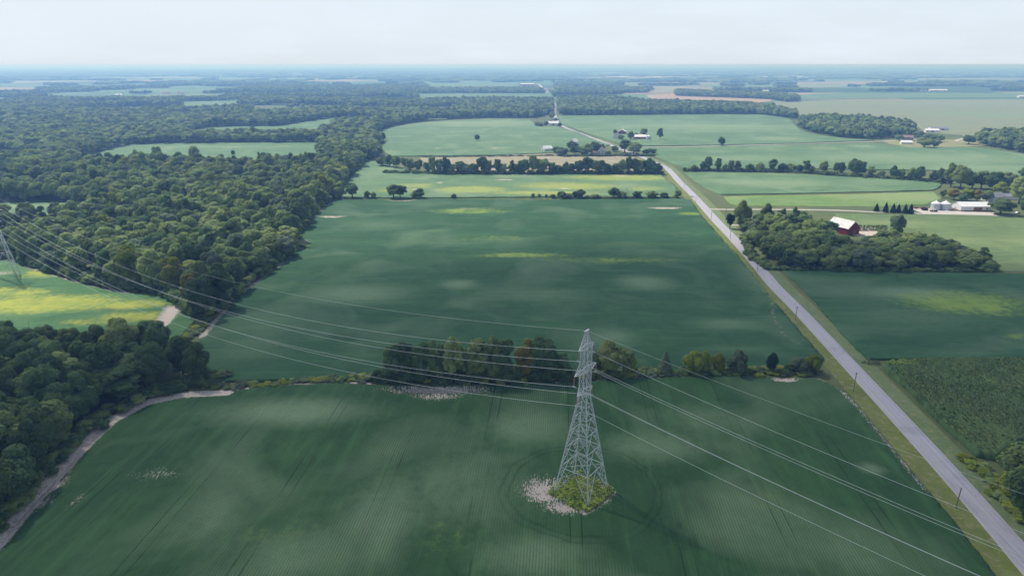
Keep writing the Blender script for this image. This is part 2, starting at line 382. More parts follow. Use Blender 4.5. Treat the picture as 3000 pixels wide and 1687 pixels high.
def field(name, label, pts, mat, h=.8, res=3.0, spots=(), lines=(), rough=.06, native=False, holes=(), cat='crop'):
    pg0 = pts
    pg = densify(pg0, res, res*.12)
    A = np.array(pg); x0, y0 = A.min(0); x1, y1 = A.max(0)
    gx, gy = np.meshgrid(np.arange(x0, x1, res), np.arange(y0, y1, res*.9))
    gx = gx+(np.arange(gx.shape[0]) % 2)[:, None]*res*.5
    g = np.stack([gx.ravel(), gy.ravel()], 1); g = g+nr.uniform(-.2, .2, g.shape)*res
    g = g[inpoly(g, pg0)]
    allp = [Vector(p) for p in pg]+[Vector((float(a), float(c_))) for a, c_ in g]
    v, e, f, *_ = delaunay_2d_cdt(allp, [(i, (i+1) % len(pg)) for i in range(len(pg))], [], 1, 1e-4)
    V = np.array([(p[0], p[1]) for p in v])
    W = wear_at(V, spots, lines)
    z = h*(1-np.clip((W[:, 2]-.45)*4, 0, 1))+nr.normal(0, rough, len(V))*(1-W[:, 2])+.05
    z = np.maximum(z, .05)
    vs = [(V[i, 0], V[i, 1], z[i]) for i in range(len(V))]; fs = [tuple(q) for q in f]
    # skirt down to the soil along the rim
    ec = {}
    for q in fs:
        for a, c_ in zip(q, q[1:]+q[:1]): ec[(a, c_)] = 1
    rim = [k for k in ec if (k[1], k[0]) not in ec]
    mp_ = {}
    for a, c_ in rim:
        for q in (a, c_):
            if q not in mp_: mp_[q] = len(vs); vs.append((vs[q][0], vs[q][1], 0.0))
        fs.append((c_, a, mp_[a], mp_[c_]))
    me = mesh(name, vs, fs, mat, True)
    at = me.attributes.new('wear', 'FLOAT_COLOR', 'POINT')
    WW = np.zeros((len(vs), 4)); WW[:len(V), :3] = W; WW[:, 3] = 1
    at.data.foreach_set('color', WW.ravel().astype(np.float32))
    o = link(name, me); tag(o, label, cat, kind='stuff'); return o

TOWER = (19.6, 166.2)
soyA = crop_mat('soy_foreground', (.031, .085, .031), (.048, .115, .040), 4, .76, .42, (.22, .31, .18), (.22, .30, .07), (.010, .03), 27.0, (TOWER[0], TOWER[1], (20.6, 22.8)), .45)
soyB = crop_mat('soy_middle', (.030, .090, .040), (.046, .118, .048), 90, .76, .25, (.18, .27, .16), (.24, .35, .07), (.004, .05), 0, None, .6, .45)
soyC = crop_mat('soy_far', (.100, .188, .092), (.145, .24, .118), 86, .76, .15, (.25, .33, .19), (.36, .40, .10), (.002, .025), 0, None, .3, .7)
soyY = crop_mat('soy_yellowing', (.06, .15, .06), (.09, .20, .07), 80, .76, .15, (.15, .26, .10), (.42, .44, .07), (.01, .04), 0, None, .3, .4)
corn = crop_mat('corn', (.075, .140, .055), (.12, .185, .065), 4, .76, .7, (.10, .13, .06), (.20, .30, .04), (.02, .06), 0, None, .9, .4, corn=True)
tan = crop_mat('dry_field', (.205, .24, .145), (.255, .275, .165), 86, .76, .1, (.20, .28, .15), (.3, .3, .1), (.001, .02), 0, None, .2, .5)
brown = crop_mat('stubble', (.36, .27, .20), (.42, .32, .23), 86, .76, .1, (.38, .32, .2), (.3, .3, .1), (.001, .02), 0, None, .2, .5)
pasture = crop_mat('pasture', (.115, .175, .075), (.15, .215, .085), 86, .76, .05, (.24, .30, .13), (.3, .3, .1), (.003, .03), 0, None, .25, .6)
hay = crop_mat('hay', (.30, .27, .19), (.36, .32, .22), 86, .76, .1, (.25, .27, .15), (.3, .3, .1), (.003, .03), 0, None, .2, .5)

track = [(-60, 1425), (0, 1362), (60, 1290), (150, 1192), (215, 1120), (280, 1061), (370, 1015), (460, 996), (570, 990)]
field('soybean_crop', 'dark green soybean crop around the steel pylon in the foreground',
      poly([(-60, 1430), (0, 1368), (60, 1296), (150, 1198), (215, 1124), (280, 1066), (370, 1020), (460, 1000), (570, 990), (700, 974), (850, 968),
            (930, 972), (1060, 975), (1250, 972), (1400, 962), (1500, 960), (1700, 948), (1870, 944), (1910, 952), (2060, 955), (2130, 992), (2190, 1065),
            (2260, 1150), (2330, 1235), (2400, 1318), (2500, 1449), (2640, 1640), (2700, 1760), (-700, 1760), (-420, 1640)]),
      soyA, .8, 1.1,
      spots=[('p', 730, 1040, 230, 36, .8), ('p', 1330, 1080, 150, 50, .55), ('p', 1150, 1230, 190, 110, .5), ('p', 1640, 1125, 150, 45, .6),
             ('p', 980, 1290, 130, 120, .6), ('p', 760, 1400, 200, 80, .5), ('p', 1330, 1400, 160, 60, .55), ('y', 1080, 1360, 150, 50, .38),
             ('p', 1800, 1060, 150, 40, .4), ('p', 2190, 1185, 35, 18, .7), ('y', 1780, 1250, 260, 50, .22), ('y', 700, 1340, 120, 30, .2),
             ('b', 1100, 983, 160, 16, .74), ('b', 1100, 1000, 80, 13, .62), ('b', 1368, 1238, 66, 40, .78), ('b', 1425, 1278, 72, 24, .74), ('b', 1468, 1240, 66, 42, 1.0),
             ('b', 1975, 958, 40, 7, 1.0), ('b', 400, 1198, 75, 16, .42), ('b', 195, 1262, 18, 24, .45), ('b', 130, 1225, 40, 32, .75), ('b', 85, 1270, 50, 26, .7)],
      lines=[('b', track, 2.6, 1.0), ('b', [(2040, 950), (2100, 972), (2160, 1030), (2230, 1115), (2330, 1238)], 1.3, .52),
             ('b', [(1400, 964), (1600, 953), (1880, 942), (2010, 945)], 1.0, .7), ('b', [(1470, 1296), (1545, 1243)], .8, .9)], rough=.05)
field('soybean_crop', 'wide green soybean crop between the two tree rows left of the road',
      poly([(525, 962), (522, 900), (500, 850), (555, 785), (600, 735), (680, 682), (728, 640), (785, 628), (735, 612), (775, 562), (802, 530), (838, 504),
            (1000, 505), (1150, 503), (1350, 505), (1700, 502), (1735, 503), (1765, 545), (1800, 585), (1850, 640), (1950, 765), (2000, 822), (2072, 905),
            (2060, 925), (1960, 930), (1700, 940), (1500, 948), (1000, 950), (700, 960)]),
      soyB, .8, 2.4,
      spots=[('y', 1310, 645, 130, 7, .75), ('y', 1560, 660, 190, 11, .5), ('y', 1180, 533, 110, 8, .75), ('y', 1240, 602, 130, 10, .35), ('y', 1760, 510, 24, 8, .7),
             ('y', 1740, 540, 40, 4, .8), ('p', 900, 745, 140, 26, .7), ('p', 1620, 712, 75, 22, .7), ('p', 1350, 745, 140, 16, .45), ('p', 1155, 718, 50, 12, .8),
             ('p', 1830, 820, 100, 18, .5), ('p', 1900, 700, 60, 60, .4), ('p', 1540, 850, 60, 22, .6), ('p', 640, 870, 100, 45, .4), ('p', 950, 570, 120, 16, .45),
             ('p', 700, 800, 90, 40, .3), ('b', 1672, 525, 46, 2.5, 1.0), ('b', 835, 547, 40, 2.5, .9), ('b', 1180, 527, 40, 2.5, .5), ('b', 760, 612, 24, 10, .5), ('y', 752, 622, 30, 9, .9),
             ('b', 1010, 505, 40, 3, 1)],
      lines=[('b', [(840, 503), (800, 530), (770, 562), (735, 605)], 2.6, .95), ('b', [(728, 645), (680, 685), (600, 742), (560, 785), (505, 850)], 2.2, .75),
             ('b', [(1942, 760), (1945, 800), (1975, 850), (2040, 885)], .9, .46), ('y', [(1800, 585), (1850, 640), (1950, 765)], 1.5, .5)])
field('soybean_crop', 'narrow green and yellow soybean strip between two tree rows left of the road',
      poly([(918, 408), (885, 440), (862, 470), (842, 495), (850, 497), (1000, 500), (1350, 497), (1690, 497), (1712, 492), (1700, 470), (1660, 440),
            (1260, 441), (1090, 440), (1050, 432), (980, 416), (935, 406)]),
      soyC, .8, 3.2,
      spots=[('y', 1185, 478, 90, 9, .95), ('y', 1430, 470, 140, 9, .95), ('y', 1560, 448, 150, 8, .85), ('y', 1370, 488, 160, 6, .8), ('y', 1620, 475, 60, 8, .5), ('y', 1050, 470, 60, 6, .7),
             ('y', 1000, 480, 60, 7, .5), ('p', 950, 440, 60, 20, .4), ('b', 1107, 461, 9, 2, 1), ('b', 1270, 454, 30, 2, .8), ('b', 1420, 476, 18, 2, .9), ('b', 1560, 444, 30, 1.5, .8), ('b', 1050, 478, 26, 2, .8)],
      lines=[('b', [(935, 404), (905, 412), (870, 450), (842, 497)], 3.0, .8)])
field('hay_field', 'dry tan field behind the tree row left of the road', poly([(1058, 398), (1300, 394), (1560, 393), (1600, 396), (1650, 420), (1665, 430), (1110, 430), (1070, 415)]), hay, .25, 6, cat='field')
field('soybean_crop', 'green soybean crop around the lone tree beyond the tan field',
      poly([(958, 372), (975, 352), (950, 338), (985, 322), (1040, 312), (1120, 305), (1230, 300), (1335, 301), (1352, 318), (1408, 320), (1450, 333), (1510, 358), (1535, 366), (1480, 380), (1400, 385), (1260, 391), (1050, 394), (980, 394)]),
      soyC, .8, 6, spots=[('p', 1200, 312, 200, 8, .8), ('p', 1100, 330, 120, 8, .3), ('b', 1102, 374, 12, 1.5, .8), ('b', 1245, 374, 12, 1.5, .7)])
field('soybean_crop', 'pale green soybean crop with the far farmstead right of the road',
      poly([(1412, 312), (1405, 292), (1600, 291), (1800, 289), (1930, 290), (1990, 300), (2008, 322), (2035, 336), (2090, 345), (2150, 352), (2200, 354), (2000, 362), (1800, 366), (1600, 369), (1560, 362), (1500, 343), (1440, 322)]),
      soyC, .8, 7, spots=[('p', 1800, 320, 250, 12, .7), ('p', 1600, 340, 120, 8, .5), ('p', 1960, 350, 90, 6, .8), ('b', 1640, 352, 40, 2, .1)])
field('soybean_crop', 'long green soybean crop between the gravel lane and the tree row right of the road',
      poly([(1600, 374), (1800, 370), (2000, 366), (2190, 361), (2230, 366), (2290, 372), (2360, 372), (2440, 372), (2490, 376), (2600, 392), (2760, 410), (2760, 470), (2500, 440), (2360, 430), (2000, 425), (1725, 425), (1690, 412), (1640, 390)]),
      soyC, .8, 5, spots=[('p', 2300, 400, 300, 16, .7), ('p', 1900, 400, 200, 10, .5), ('p', 2170, 369, 30, 3, 1.0), ('p', 2420, 420, 200, 12, .6)])
field('soybean_crop', 'green soybean crop between the right tree row and the bright lawn',
      poly([(1722, 436), (1800, 434), (2000, 440), (2200, 450), (2370, 462), (2362, 474), (2345, 480), (2200, 484), (2000, 488), (1815, 491), (1775, 475), (1745, 455)]),
      soyC, .8, 3.5, spots=[('p', 1960, 462, 160, 10, .8), ('p', 2200, 460, 120, 8, .5)])
field('soybean_crop', 'green soybean crop right of the road in front of the barn wood',
      poly([(1972, 684), (2100, 686), (2480, 690), (2800, 694), (2900, 905), (2576, 904), (2300, 908), (2180, 905), (2125, 850), (2055, 765)]),
      soyB, .8, 2.2, spots=[('y', 2430, 765, 170, 30, .9), ('p', 2280, 740, 150, 20, .8), ('p', 2150, 740, 100, 14, .35), ('p', 2300, 800, 200, 30, .35), ('y', 2560, 850, 50, 8, .6), ('p', 2050, 705, 70, 10, .3)])
field('corn_crop', 'tall dark corn crop at the right edge beside the road',
      poly([(2222, 925), (2240, 918), (2330, 914), (2576, 912), (2900, 908), (2950, 1090), (2700, 1110), (2560, 1120), (2500, 1160), (2455, 1150), (2370, 1075), (2290, 990), (2235, 945)]),
      corn, 2.4, .8, spots=[('y', 2262, 924, 50, 8, .9)], rough=.33, cat='crop')
field('soybean_crop', 'yellow and green soybean crop at the left edge under the wires',
      poly([(-260, 690), (0, 655), (60, 668), (130, 690), (230, 718), (330, 738), (430, 748), (470, 760), (500, 800), (470, 835), (430, 880), (300, 900), (-300, 905)]),
      soyY, .8, 1.8, spots=[('y', 90, 765, 230, 26, .95), ('y', 110, 690, 60, 14, .8), ('y', 330, 770, 90, 14, .8), ('y', 340, 800, 110, 14, .9), ('y', 0, 740, 160, 16, .8), ('y', 250, 815, 120, 10, .6),
             ('b', 445, 745, 30, 7, 1), ('b', 180, 694, 24, 5, .9), ('b', 500, 765, 26, 8, .6), ('b', 10, 690, 40, 7, .55)],
      lines=[('b', [(404, 818), (420, 798), (436, 776)], 4.2, 1.0), ('b', [(60, 668), (180, 704), (300, 734), (440, 746)], 2.6, .8)])
field('soybean_crop', 'small green soybean crop in the clearing inside the left wood', poly([(-300, 513), (0, 511), (120, 512), (232, 513), (238, 530), (220, 565), (-300, 590)]), soyC, .8, 3, spots=[('p', 60, 522, 90, 6, .7)])
field('soybean_crop', 'pale green field beyond the left wood with dark trees standing before it', poly([(195, 398), (250, 380), (330, 363), (560, 361), (800, 360), (812, 375), (800, 428), (500, 430), (200, 428)]), soyC, .8, 6, spots=[('p', 500, 370, 200, 5, .4)])
field('soybean_crop', 'far curved green field behind the straight tree row on the left', poly([(480, 331), (520, 322), (600, 319), (700, 318), (780, 306), (850, 296), (960, 295), (930, 306), (865, 314), (815, 332), (800, 347), (480, 348)]), soyC, .8, 9)
field('soybean_crop', 'far green field with white roofs beside it on the left', poly([(452, 257), (620, 253), (600, 266), (570, 280), (470, 284)]), soyC, .8, 14)
field('meadow', 'far pale meadow with scattered farm roofs on the left', poly([(330, 243), (400, 238), (500, 236), (575, 240), (560, 251), (440, 254), (350, 250)]), pasture, .3, 16, cat='field')
field('soybean_crop', 'faraway green field at the left edge', poly([(-60, 246), (80, 247), (75, 256), (-60, 262)]), soyC, .8, 16)
field('soybean_crop', 'green sliver of field low at the left edge beyond the wood', poly([(-60, 381), (84, 383), (70, 400), (-60, 402)]), soyC, .8, 8)
field('soybean_crop', 'thin green strip of field in the far left wood', poly([(55, 297), (150, 294), (150, 300), (60, 302)]), soyC, .8, 10)
field('dry_field', 'broad tan field on the plain at the upper right', poly([(1935, 256), (2200, 252), (2800, 250), (2800, 345), (2480, 345), (2330, 335), (2295, 310), (2150, 292), (2010, 292), (1960, 275)]), tan, .4, 12,
      spots=[('p', 2480, 290, 160, 10, .9), ('p', 2300, 262, 240, 5, .3)], cat='field')
field('soybean_crop', 'far green field behind the broad tan field', poly([(1960, 241), (2100, 236), (2400, 234), (2700, 236), (2700, 246), (2300, 248), (2010, 251)]), soyC, .8, 14)
field('stubble_field', 'far bare pinkish brown field beside a wood on the right', poly([(1625, 240), (1750, 235), (1850, 239), (1950, 252), (1925, 258), (1800, 262), (1650, 258)]), brown, .2, 14, cat='field')
field('dry_field', 'distant tan strip of field near the horizon on the right', poly([(2300, 199), (2576, 197), (2700, 198), (2700, 203), (2330, 204)]), tan, .4, 40, cat='field')
field('dry_field', 'small far tan field among trees right of centre', poly([(2000, 210), (2120, 209), (2180, 216), (2060, 222), (2010, 220)]), tan, .4, 30, cat='field')
field('soybean_crop', 'distant bright green field with an orange building', poly([(1080, 211), (1300, 209), (1330, 224), (1090, 225)]), soyC, .8, 25)
field('soybean_crop', 'distant green strip in front of the central wood', poly([(1045, 237), (1393, 234), (1393, 253), (1062, 254)]), soyC, .8, 20)
field('soybean_crop', 'distant green strip right of the straight road', poly([(1560, 210), (1720, 209), (1700, 213), (1580, 213)]), soyC, .8, 25)
field('lawn', 'bright green mown lawn between the farm drive and the soybeans', poly([(1820, 495), (1900, 493), (2150, 489), (2350, 482), (2372, 500), (2330, 515), (2200, 521), (2000, 519), (1860, 519), (1835, 512)]), 
      crop_mat('lawn_green', (.14, .24, .075), (.18, .28, .085), 86, 3.0, .1, (.26, .32, .14), (.3, .3, .1), (.004, .04), 0, None, .15, .4), .06, 4,
      spots=[('p', 2270, 495, 170, 12, 1.2), ('p', 2100, 492, 60, 5, .8), ('p', 1850, 500, 30, 12, .7)], cat='lawn')
field('lawn', 'pale grass field right of the barn wood', poly([(2100, 538), (2400, 541), (2640, 547), (2900, 560), (2900, 690), (2480, 683), (2460, 640), (2300, 590), (2120, 560)]), pasture, .06, 4,
      spots=[('p', 2250, 560, 120, 8, .7), ('p', 2600, 600, 120, 20, .4)], cat='lawn')

# roads ---------------------------------------------------------------
road_px = [(3260, 1940), (3033, 1674), (2878, 1494), (2737, 1336), (2583, 1169), (2348, 917), (2271, 840), (2220, 779), (2152, 702), (2104, 652.6), (2066, 611), (2031, 572.5),
           (1989, 531), (1966, 505), (1940, 485), (1854, 450), (1765, 416), (1700, 391), (1650, 371), (1632, 355), (1626, 335), (1626, 320), (1626, 307)]
road_w = [G(*p) for p in road_px]; road_w += [(road_w[-1][0]+8, 2500), (road_w[-1][0]+25, 3400)]
road_l = smooth_line(road_w, 5)
def strip(line, off0, off1):
    A = np.array(line); T = np.gradient(A, axis=0); T /= np.hypot(*T.T)[:, None]; Nn = np.stack([T[:, 1], -T[:, 0]], 1)
    return A+Nn*off0, A+Nn*off1
def ribbon(name, line, prof, mat, kind='structure'):
    """prof: list of (offset, z) across the line"""
    vs = []; fs = []; cols = [strip(line, o_, 0)[0] for o_, _ in prof]; n = len(line)
    for (o_, z), c_ in zip(prof, cols): vs += [(p[0], p[1], z) for p in c_]
    for k in range(len(prof)-1):
        for i in range(n-1): fs.append((k*n+i, (k+1)*n+i, (k+1)*n+i+1, k*n+i+1))
    me = mesh(name, vs, fs, mat); at = me.attributes.new('off', 'FLOAT', 'POINT'); at.data.foreach_set('value', np.repeat([p[0] for p in prof], n).astype(np.float32))
    o = link(name, me); tag(o, kind=kind); return o
m, t, b = newmat('asphalt_chipseal'); P = position(t)
c = mixc(t, noise(t, P, .07, 4, .6), (.36, .355, .40), (.45, .44, .48))
c = mixc(t, mr(t, noise(t, P, .9, 4, .7), .5, .8, 0, .5), c, (.24, .24, .27)); c = mixc(t, mathn(t, 'MULTIPLY', mr(t, noise(t, P, .028, 3, .6), .58, .62), .4), c, (.25, .25, .28))
tr_ = noise(t, P, 1.0, 3, .6, (.9, .02, 1), R(3)); c = mixc(t, mr(t, tr_, .45, .65, 0, .5), c, (.52, .51, .53))
ao = N(t, 'ShaderNodeAttribute', attribute_name='off'); ab = mathn(t, 'ABSOLUTE', ao.outputs['Fac']); wob = mathn(t, 'MULTIPLY', mathn(t, 'SUBTRACT', noise(t, P, .6, 4, .7), .5), .9)
tw = mathn(t, 'ABSOLUTE', mathn(t, 'SUBTRACT', mathn(t, 'ABSOLUTE', mathn(t, 'SUBTRACT', ab, 1.75)), .8)); c = mixc(t, mathn(t, 'MULTIPLY', mr(t, mathn(t, 'ADD', tw, wob), .0, .5, 1, 0), .35), c, (.30, .30, .33))
c = mixc(t, mr(t, mathn(t, 'ADD', ab, wob), 3.1, 3.55, 0, .9), c, (.42, .38, .33))
ck = N(t, 'ShaderNodeTexVoronoi', Scale=.22, feature='DISTANCE_TO_EDGE'); t.links.new(P, ck.inputs['Vector']); c = mixc(t, mr(t, ck.outputs['Distance'], .0, .02, .16, 0), c, (.14, .14, .16))
t.links.new(c, b.inputs['Base Color']); M['road'] = m
verge_l = grass_mat('verge_left', (.14, .175, .045), (.19, .225, .065), (.30, .26, .15), .09)
verge_r = grass_mat('verge_right', (.14, .20, .08), (.19, .24, .11), (.28, .27, .15), .09)
ribbon('road', road_l, [(-3.6, .03), (-3.4, .12), (-1.8, .14), (0, .16), (1.8, .14), (3.4, .12), (3.6, .03)], M['road'])
idx = [i for i, p in enumerate(road_l) if p[1] < 1150]
ribbon('grass_verge', [road_l[i] for i in idx], [(-10.2, .02), (-8, .035), (-3.7, .045)], verge_l)
ribbon('grass_verge', [road_l[i] for i in idx], [(3.7, .045), (8, .035), (10, .02)], verge_r)
m, t, b = newmat('bare_soil'); P = position(t)
c = mixc(t, noise(t, P, .5, 5, .7), (.46, .39, .33), (.72, .63, .55)); c = mixc(t, mr(t, noise(t, P, .9, 5, .75), .5, .6, 0, .7), c, (.16, .15, .09))
t.links.new(c, b.inputs['Base Color']); M['soil'] = m
tl = smooth_line([GD(*p) for p in track]+[GD(700, 976), GD(850, 970), GD(930, 972)], 4)
ribbon('farm_track', tl, [(-3.2, .02), (-1, .04), (2.4, .02)], M['soil'])
M['lane'] = plain('pale_lane', (.45, .43, .42), .95, 0, .12, .2)
lane = smooth_line([GD(1578, 371), GD(1700, 369.5), GD(1900, 365), (GD(2100, 359)), GD(2200, 356), GD(2260, 354)], 4)
ribbon('lane', lane, [(-2.6, .03), (0, .1), (2.6, .03)], M['lane'])
drive = smooth_line([GD(1786, 526), GD(1830, 527), GD(1950, 527), GD(2100, 529), GD(2190, 533), GD(2300, 537), GD(2450, 540), GD(2560, 545), GD(2720, 556)], 4)
ribbon('driveway', drive, [(-1.9, .03), (0, .10), (1.9, .03)], M['gravel'])
sheet('gravel_yard', poly([(2292, 525), (2330, 524), (2400, 531), (2500, 535), (2500, 541), (2330, 539), (2310, 533)]), M['gravel'], .05, 3, .3)
ribbon('driveway', smooth_line([GD(1836, 566), GD(1862, 567), GD(1885, 568)], 3), [(-1.6, .03), (0, .10), (1.6, .03)], M['gravel'])
ribbon('driveway', smooth_line([GD(2385, 331), GD(2400, 333), GD(2425, 341), GD(2428, 347), GD(2405, 354), GD(2440, 358)], 4), [(-2.6, .03), (0, .1), (2.6, .03)], M['gravel'])
sheet('dry_lawn', poly([(2220, 353), (2310, 350), (2480, 352), (2520, 362), (2440, 369), (2350, 371), (2290, 371), (2235, 362)]), grass_mat('dry_lawn', (.24, .26, .12), (.30, .29, .15)), .04, 10, 1)
ribbon('road', smooth_line([GD(1372, 224), GD(1362, 219), GD(1358, 214), GD(1352, 211)], 3), [(-6, .03), (0, .1), (6, .03)], M['gravel'])
sheet('garden_plot', poly([(2135, 570), (2235, 566), (2240, 590), (2165, 596), (2140, 590)]), M['soil'], .05, 3, .4)
sheet('dry_lawn', poly([(1270, 384), (1400, 383), (1420, 392), (1270, 394)]), grass_mat('dry_yard', (.26, .24, .16), (.3, .28, .18)), .04, 10, 1)

# ------------------------------------------------------------------ tree kit
import bmesh
def ico(sub):
    bm = bmesh.new(); bmesh.ops.create_icosphere(bm, subdivisions=sub, radius=1)
    v = np.array([p.co[:] for p in bm.verts]); f = np.array([[q.index for q in fc.verts] for fc in bm.faces]); bm.free(); return v, f
ICO = {1: ico(1), 2: ico(2)}
def quads_mesh(name, parts, mat):
    """parts: list of (verts Nx3, faces MxK)"""
    vs = []; loops = []; tot = []; n = 0
    for v, f in parts:
        vs.append(v); loops.append((f+n).ravel()); tot += [f.shape[1]]*len(f); n += len(v)
    V = np.concatenate(vs); Lp = np.concatenate(loops); T = np.array(tot)
    me = bpy.data.meshes.new(name); me.vertices.add(len(V)); me.vertices.foreach_set('co', V.ravel())
    me.loops.add(len(Lp)); me.loops.foreach_set('vertex_index', Lp.astype(np.int32))
    me.polygons.add(len(T)); st = np.concatenate([[0], np.cumsum(T)[:-1]]); me.polygons.foreach_set('loop_start', st.astype(np.int32))
    me.polygons.foreach_set('loop_total', T.astype(np.int32)); me.update(); me.validate()
    if mat: me.materials.append(mat)
    return me
def leaf_quads(r, pos, nrm, size):
    n = len(pos); nrm = nrm/np.linalg.norm(nrm, axis=1)[:, None]
    a = r.normal(size=(n, 3)); u = np.cross(nrm, a); u /= np.linalg.norm(u, axis=1)[:, None]+1e-9; v = np.cross(nrm, u)
    s = size*r.uniform(.6, 1.3, (n, 1))
    c = [pos+(u*x+v*y)*s*r.uniform(.7, 1.1, (n, 1))+nrm*s*z for x, y, z in ((-.5, -.35, 0), (.4, -.5, .12), (.5, .4, -.05), (-.35, .5, .1))]
    V = np.stack(c, 1).reshape(-1, 3); F = np.arange(4*n).reshape(n, 4); return V, F
def crown(name, seed, nl, size, W=11., H=16., z0=1.6, lobes=26, lr=(.24, .42), core=2, mat=None, loose=0.0, top=.5):
    r = np.random.default_rng(seed); Hc = H-z0; cz = z0+Hc*top; ax = np.array([W/2, W/2, Hc/2])
    L = []
    for k in range(lobes):
        d = r.normal(size=3); d /= np.linalg.norm(d)
        rad = r.uniform(.25, .80)**.6; rr = r.uniform(*lr)*W/2*(1.1 if rad < .6 else .9)
        p = d*ax*rad*.95*(1-.25*rr/(W/2)); p[2] += cz
        taper = 1-.25*max(0, (p[2]-cz)/(Hc/2)); p[0] *= taper; p[1] *= taper
        p[2] = min(p[2], H-rr*.85); p[2] = max(p[2], z0*.7+rr*.4); L.append((p, rr))
    C = np.array([q[0] for q in L]); RR = np.array([q[1] for q in L])
    parts = []
    for p, rr in L:
        v, f = ICO[core]; vv = v*(1+r.uniform(-.28, .18, (len(v), 1)))*rr*(.80-loose*.5)*np.array([1, 1, .86])+p; parts.append((vv, f))
    w_ = RR**2/np.sum(RR**2); ch = r.choice(len(L), nl, p=w_)
    d = r.normal(size=(nl, 3)); d /= np.linalg.norm(d, axis=1)[:, None]
    d[:, 2] = np.where(d[:, 2] < -.6, -d[:, 2], d[:, 2])
    pos = C[ch]+d*(RR[ch]*r.uniform(.80, 1.16+loose, nl))[:, None]*np.array([1, 1, .9])
    dist = np.linalg.norm(pos[:, None, :]-C[None], axis=2)/RR[None]; keep = (dist < .72).sum(1) == 0
    pos = pos[keep]; d = d[keep]
    parts.append(leaf_quads(r, pos, d+r.normal(0, .27, d.shape)+np.array([0, 0, .28]), size))
    return quads_mesh(name, parts, mat)
def conifer(name, seed, nl, size, W=4., H=9., mat=None):
    r = np.random.default_rng(seed); tt = r.uniform(0, 1, nl)**.7; z = H*(1-tt)*.94+.5; z = np.clip(z, .4, H)
    lay = np.abs(((z/H*11) % 1)-.5)*2; rad = W/2*(1-z/H)**.8*(.72+.34*lay); a = r.uniform(0, 2*np.pi, nl); rad *= r.uniform(.75, 1.08, nl)
    pos = np.stack([np.cos(a)*rad, np.sin(a)*rad, z], 1); nm = np.stack([np.cos(a), np.sin(a), .9+0*a], 1)+r.normal(0, .3, (nl, 3))
    n = 12; prof = [(.02, H*.99), (W*.10, H*.75), (W*.21, H*.5), (W*.32, H*.25), (W*.36, .7), (.05, .5)]
    V = np.array([(q*math.cos(2*math.pi*i/n), q*math.sin(2*math.pi*i/n), zz) for q, zz in prof for i in range(n)]); V[:, :2] *= r.uniform(.8, 1.1, (len(V), 1))
    F = np.array([(k*n+i, k*n+(i+1) % n, (k+1)*n+(i+1) % n, (k+1)*n+i) for k in range(len(prof)-1) for i in range(n)])
    return quads_mesh(name, [(V, F), leaf_quads(r, pos, nm, size)], mat)
def trunk_mesh(name, seed, H=16., r0=.32, limbs=7, spread=3.5, mat=None, z0=.25):
    r = random.Random(seed); mb = MB(); p = Vector((0, 0, -.2)); rad = r0; pts = [p]
    for k in range(6):
        q = p+Vector((r.uniform(-.25, .25), r.uniform(-.25, .25), H*.13)); mb.bar(p, q, rad*2, 7, rad*1.7); rad *= .85; p = q; pts.append(p)
    for k in range(limbs):
        s_ = pts[2+k % 4]; a = k*2.4+r.random(); e = s_+Vector((math.cos(a)*spread*r.uniform(.6, 1), math.sin(a)*spread*r.uniform(.6, 1), H*r.uniform(.14, .26)))
        mid = (s_+e)/2+Vector((0, 0, -.4)); mb.bar(s_, mid, r0*.8, 5, r0*.5); mb.bar(mid, e, r0*.5, 5, r0*.22)
        e2 = e+Vector((math.cos(a+.7)*spread*.4, math.sin(a+.7)*spread*.4, H*.1)); mb.bar(e, e2, r0*.22, 4, r0*.08)
    return mesh(name, mb.v, mb.f, mat or M['bark'], True)
NEAR = [crown('crown', 100+i, 9000, .60, lobes=26, lr=(.26, .44), mat=M['leaf']) for i in range(5)]
NEAR += [crown('crown', 120+i, 7500, .60, W=11, lobes=26, lr=(.19, .34), mat=M['leaf'], loose=.15) for i in range(3)]       # looser crowns
TALL = [crown('crown', 140+i, 6000, .6, W=8, H=17, lobes=26, lr=(.26, .44), mat=M['leaf'], loose=.08) for i in range(3)]
BUSH = [crown('crown', 160+i, 3500, .36, W=5, H=5, z0=.4, lobes=20, lr=(.25, .45), mat=M['leaf'], loose=.05) for i in range(3)]
CON = [conifer('crown', 180+i, 4200, .5, mat=M['leaf_conifer']) for i in range(2)]
TRUNK = [trunk_mesh('trunk', 3+i) for i in range(3)]
TRUNK_S = trunk_mesh('trunk', 9, 5, .14, 5, 1.2); TRUNK_C = trunk_mesh('trunk', 12, 9, .16, 0)
KIND = {'broad': (NEAR[:5], 11., 16.), 'loose': (NEAR[5:], 11., 16.), 'tall': (TALL, 8., 17.), 'bush': (BUSH, 5., 5.), 'conifer': (CON, 4., 9.)}
taken = []; trees = []
def tree(base, h, wd, label, group=None, kind='broad', mat='leaf', name='tree', cat='tree', seed=None):
    r = rng if seed is None else random.Random(seed)
    ms, W0, H0 = KIND[kind]; me = r.choice(ms)
    e = empty(name, (base[0], base[1], 0), r.uniform(0, 6.283), (wd/W0, wd/W0, h/H0))
    tag(e, label, cat, group)
    c_ = link('crown', me, e)
    if mat != 'leaf' or kind == 'conifer':
        c_.material_slots[0].link = 'OBJECT'; c_.material_slots[0].material = M[mat]
    tm = TRUNK_S if kind == 'bush' else TRUNK_C if kind == 'conifer' else r.choice(TRUNK)
    t_ = link('trunk', tm, e)
    taken.append((base[0], base[1], wd/2)); trees.append(e); return e
def ptree(x, yb, yt, wpx, label, group=None, kind='broad', mat='leaf', **kw):
    """survey row: foot at (x, yb), top at row yt, crown wpx wide (2576 px print)"""
    b = GD(x, yb); h = top_h(b, yt*K); return tree(b, max(1.5, h), wpx*K*mpp(b), label, group, kind, mat, **kw)

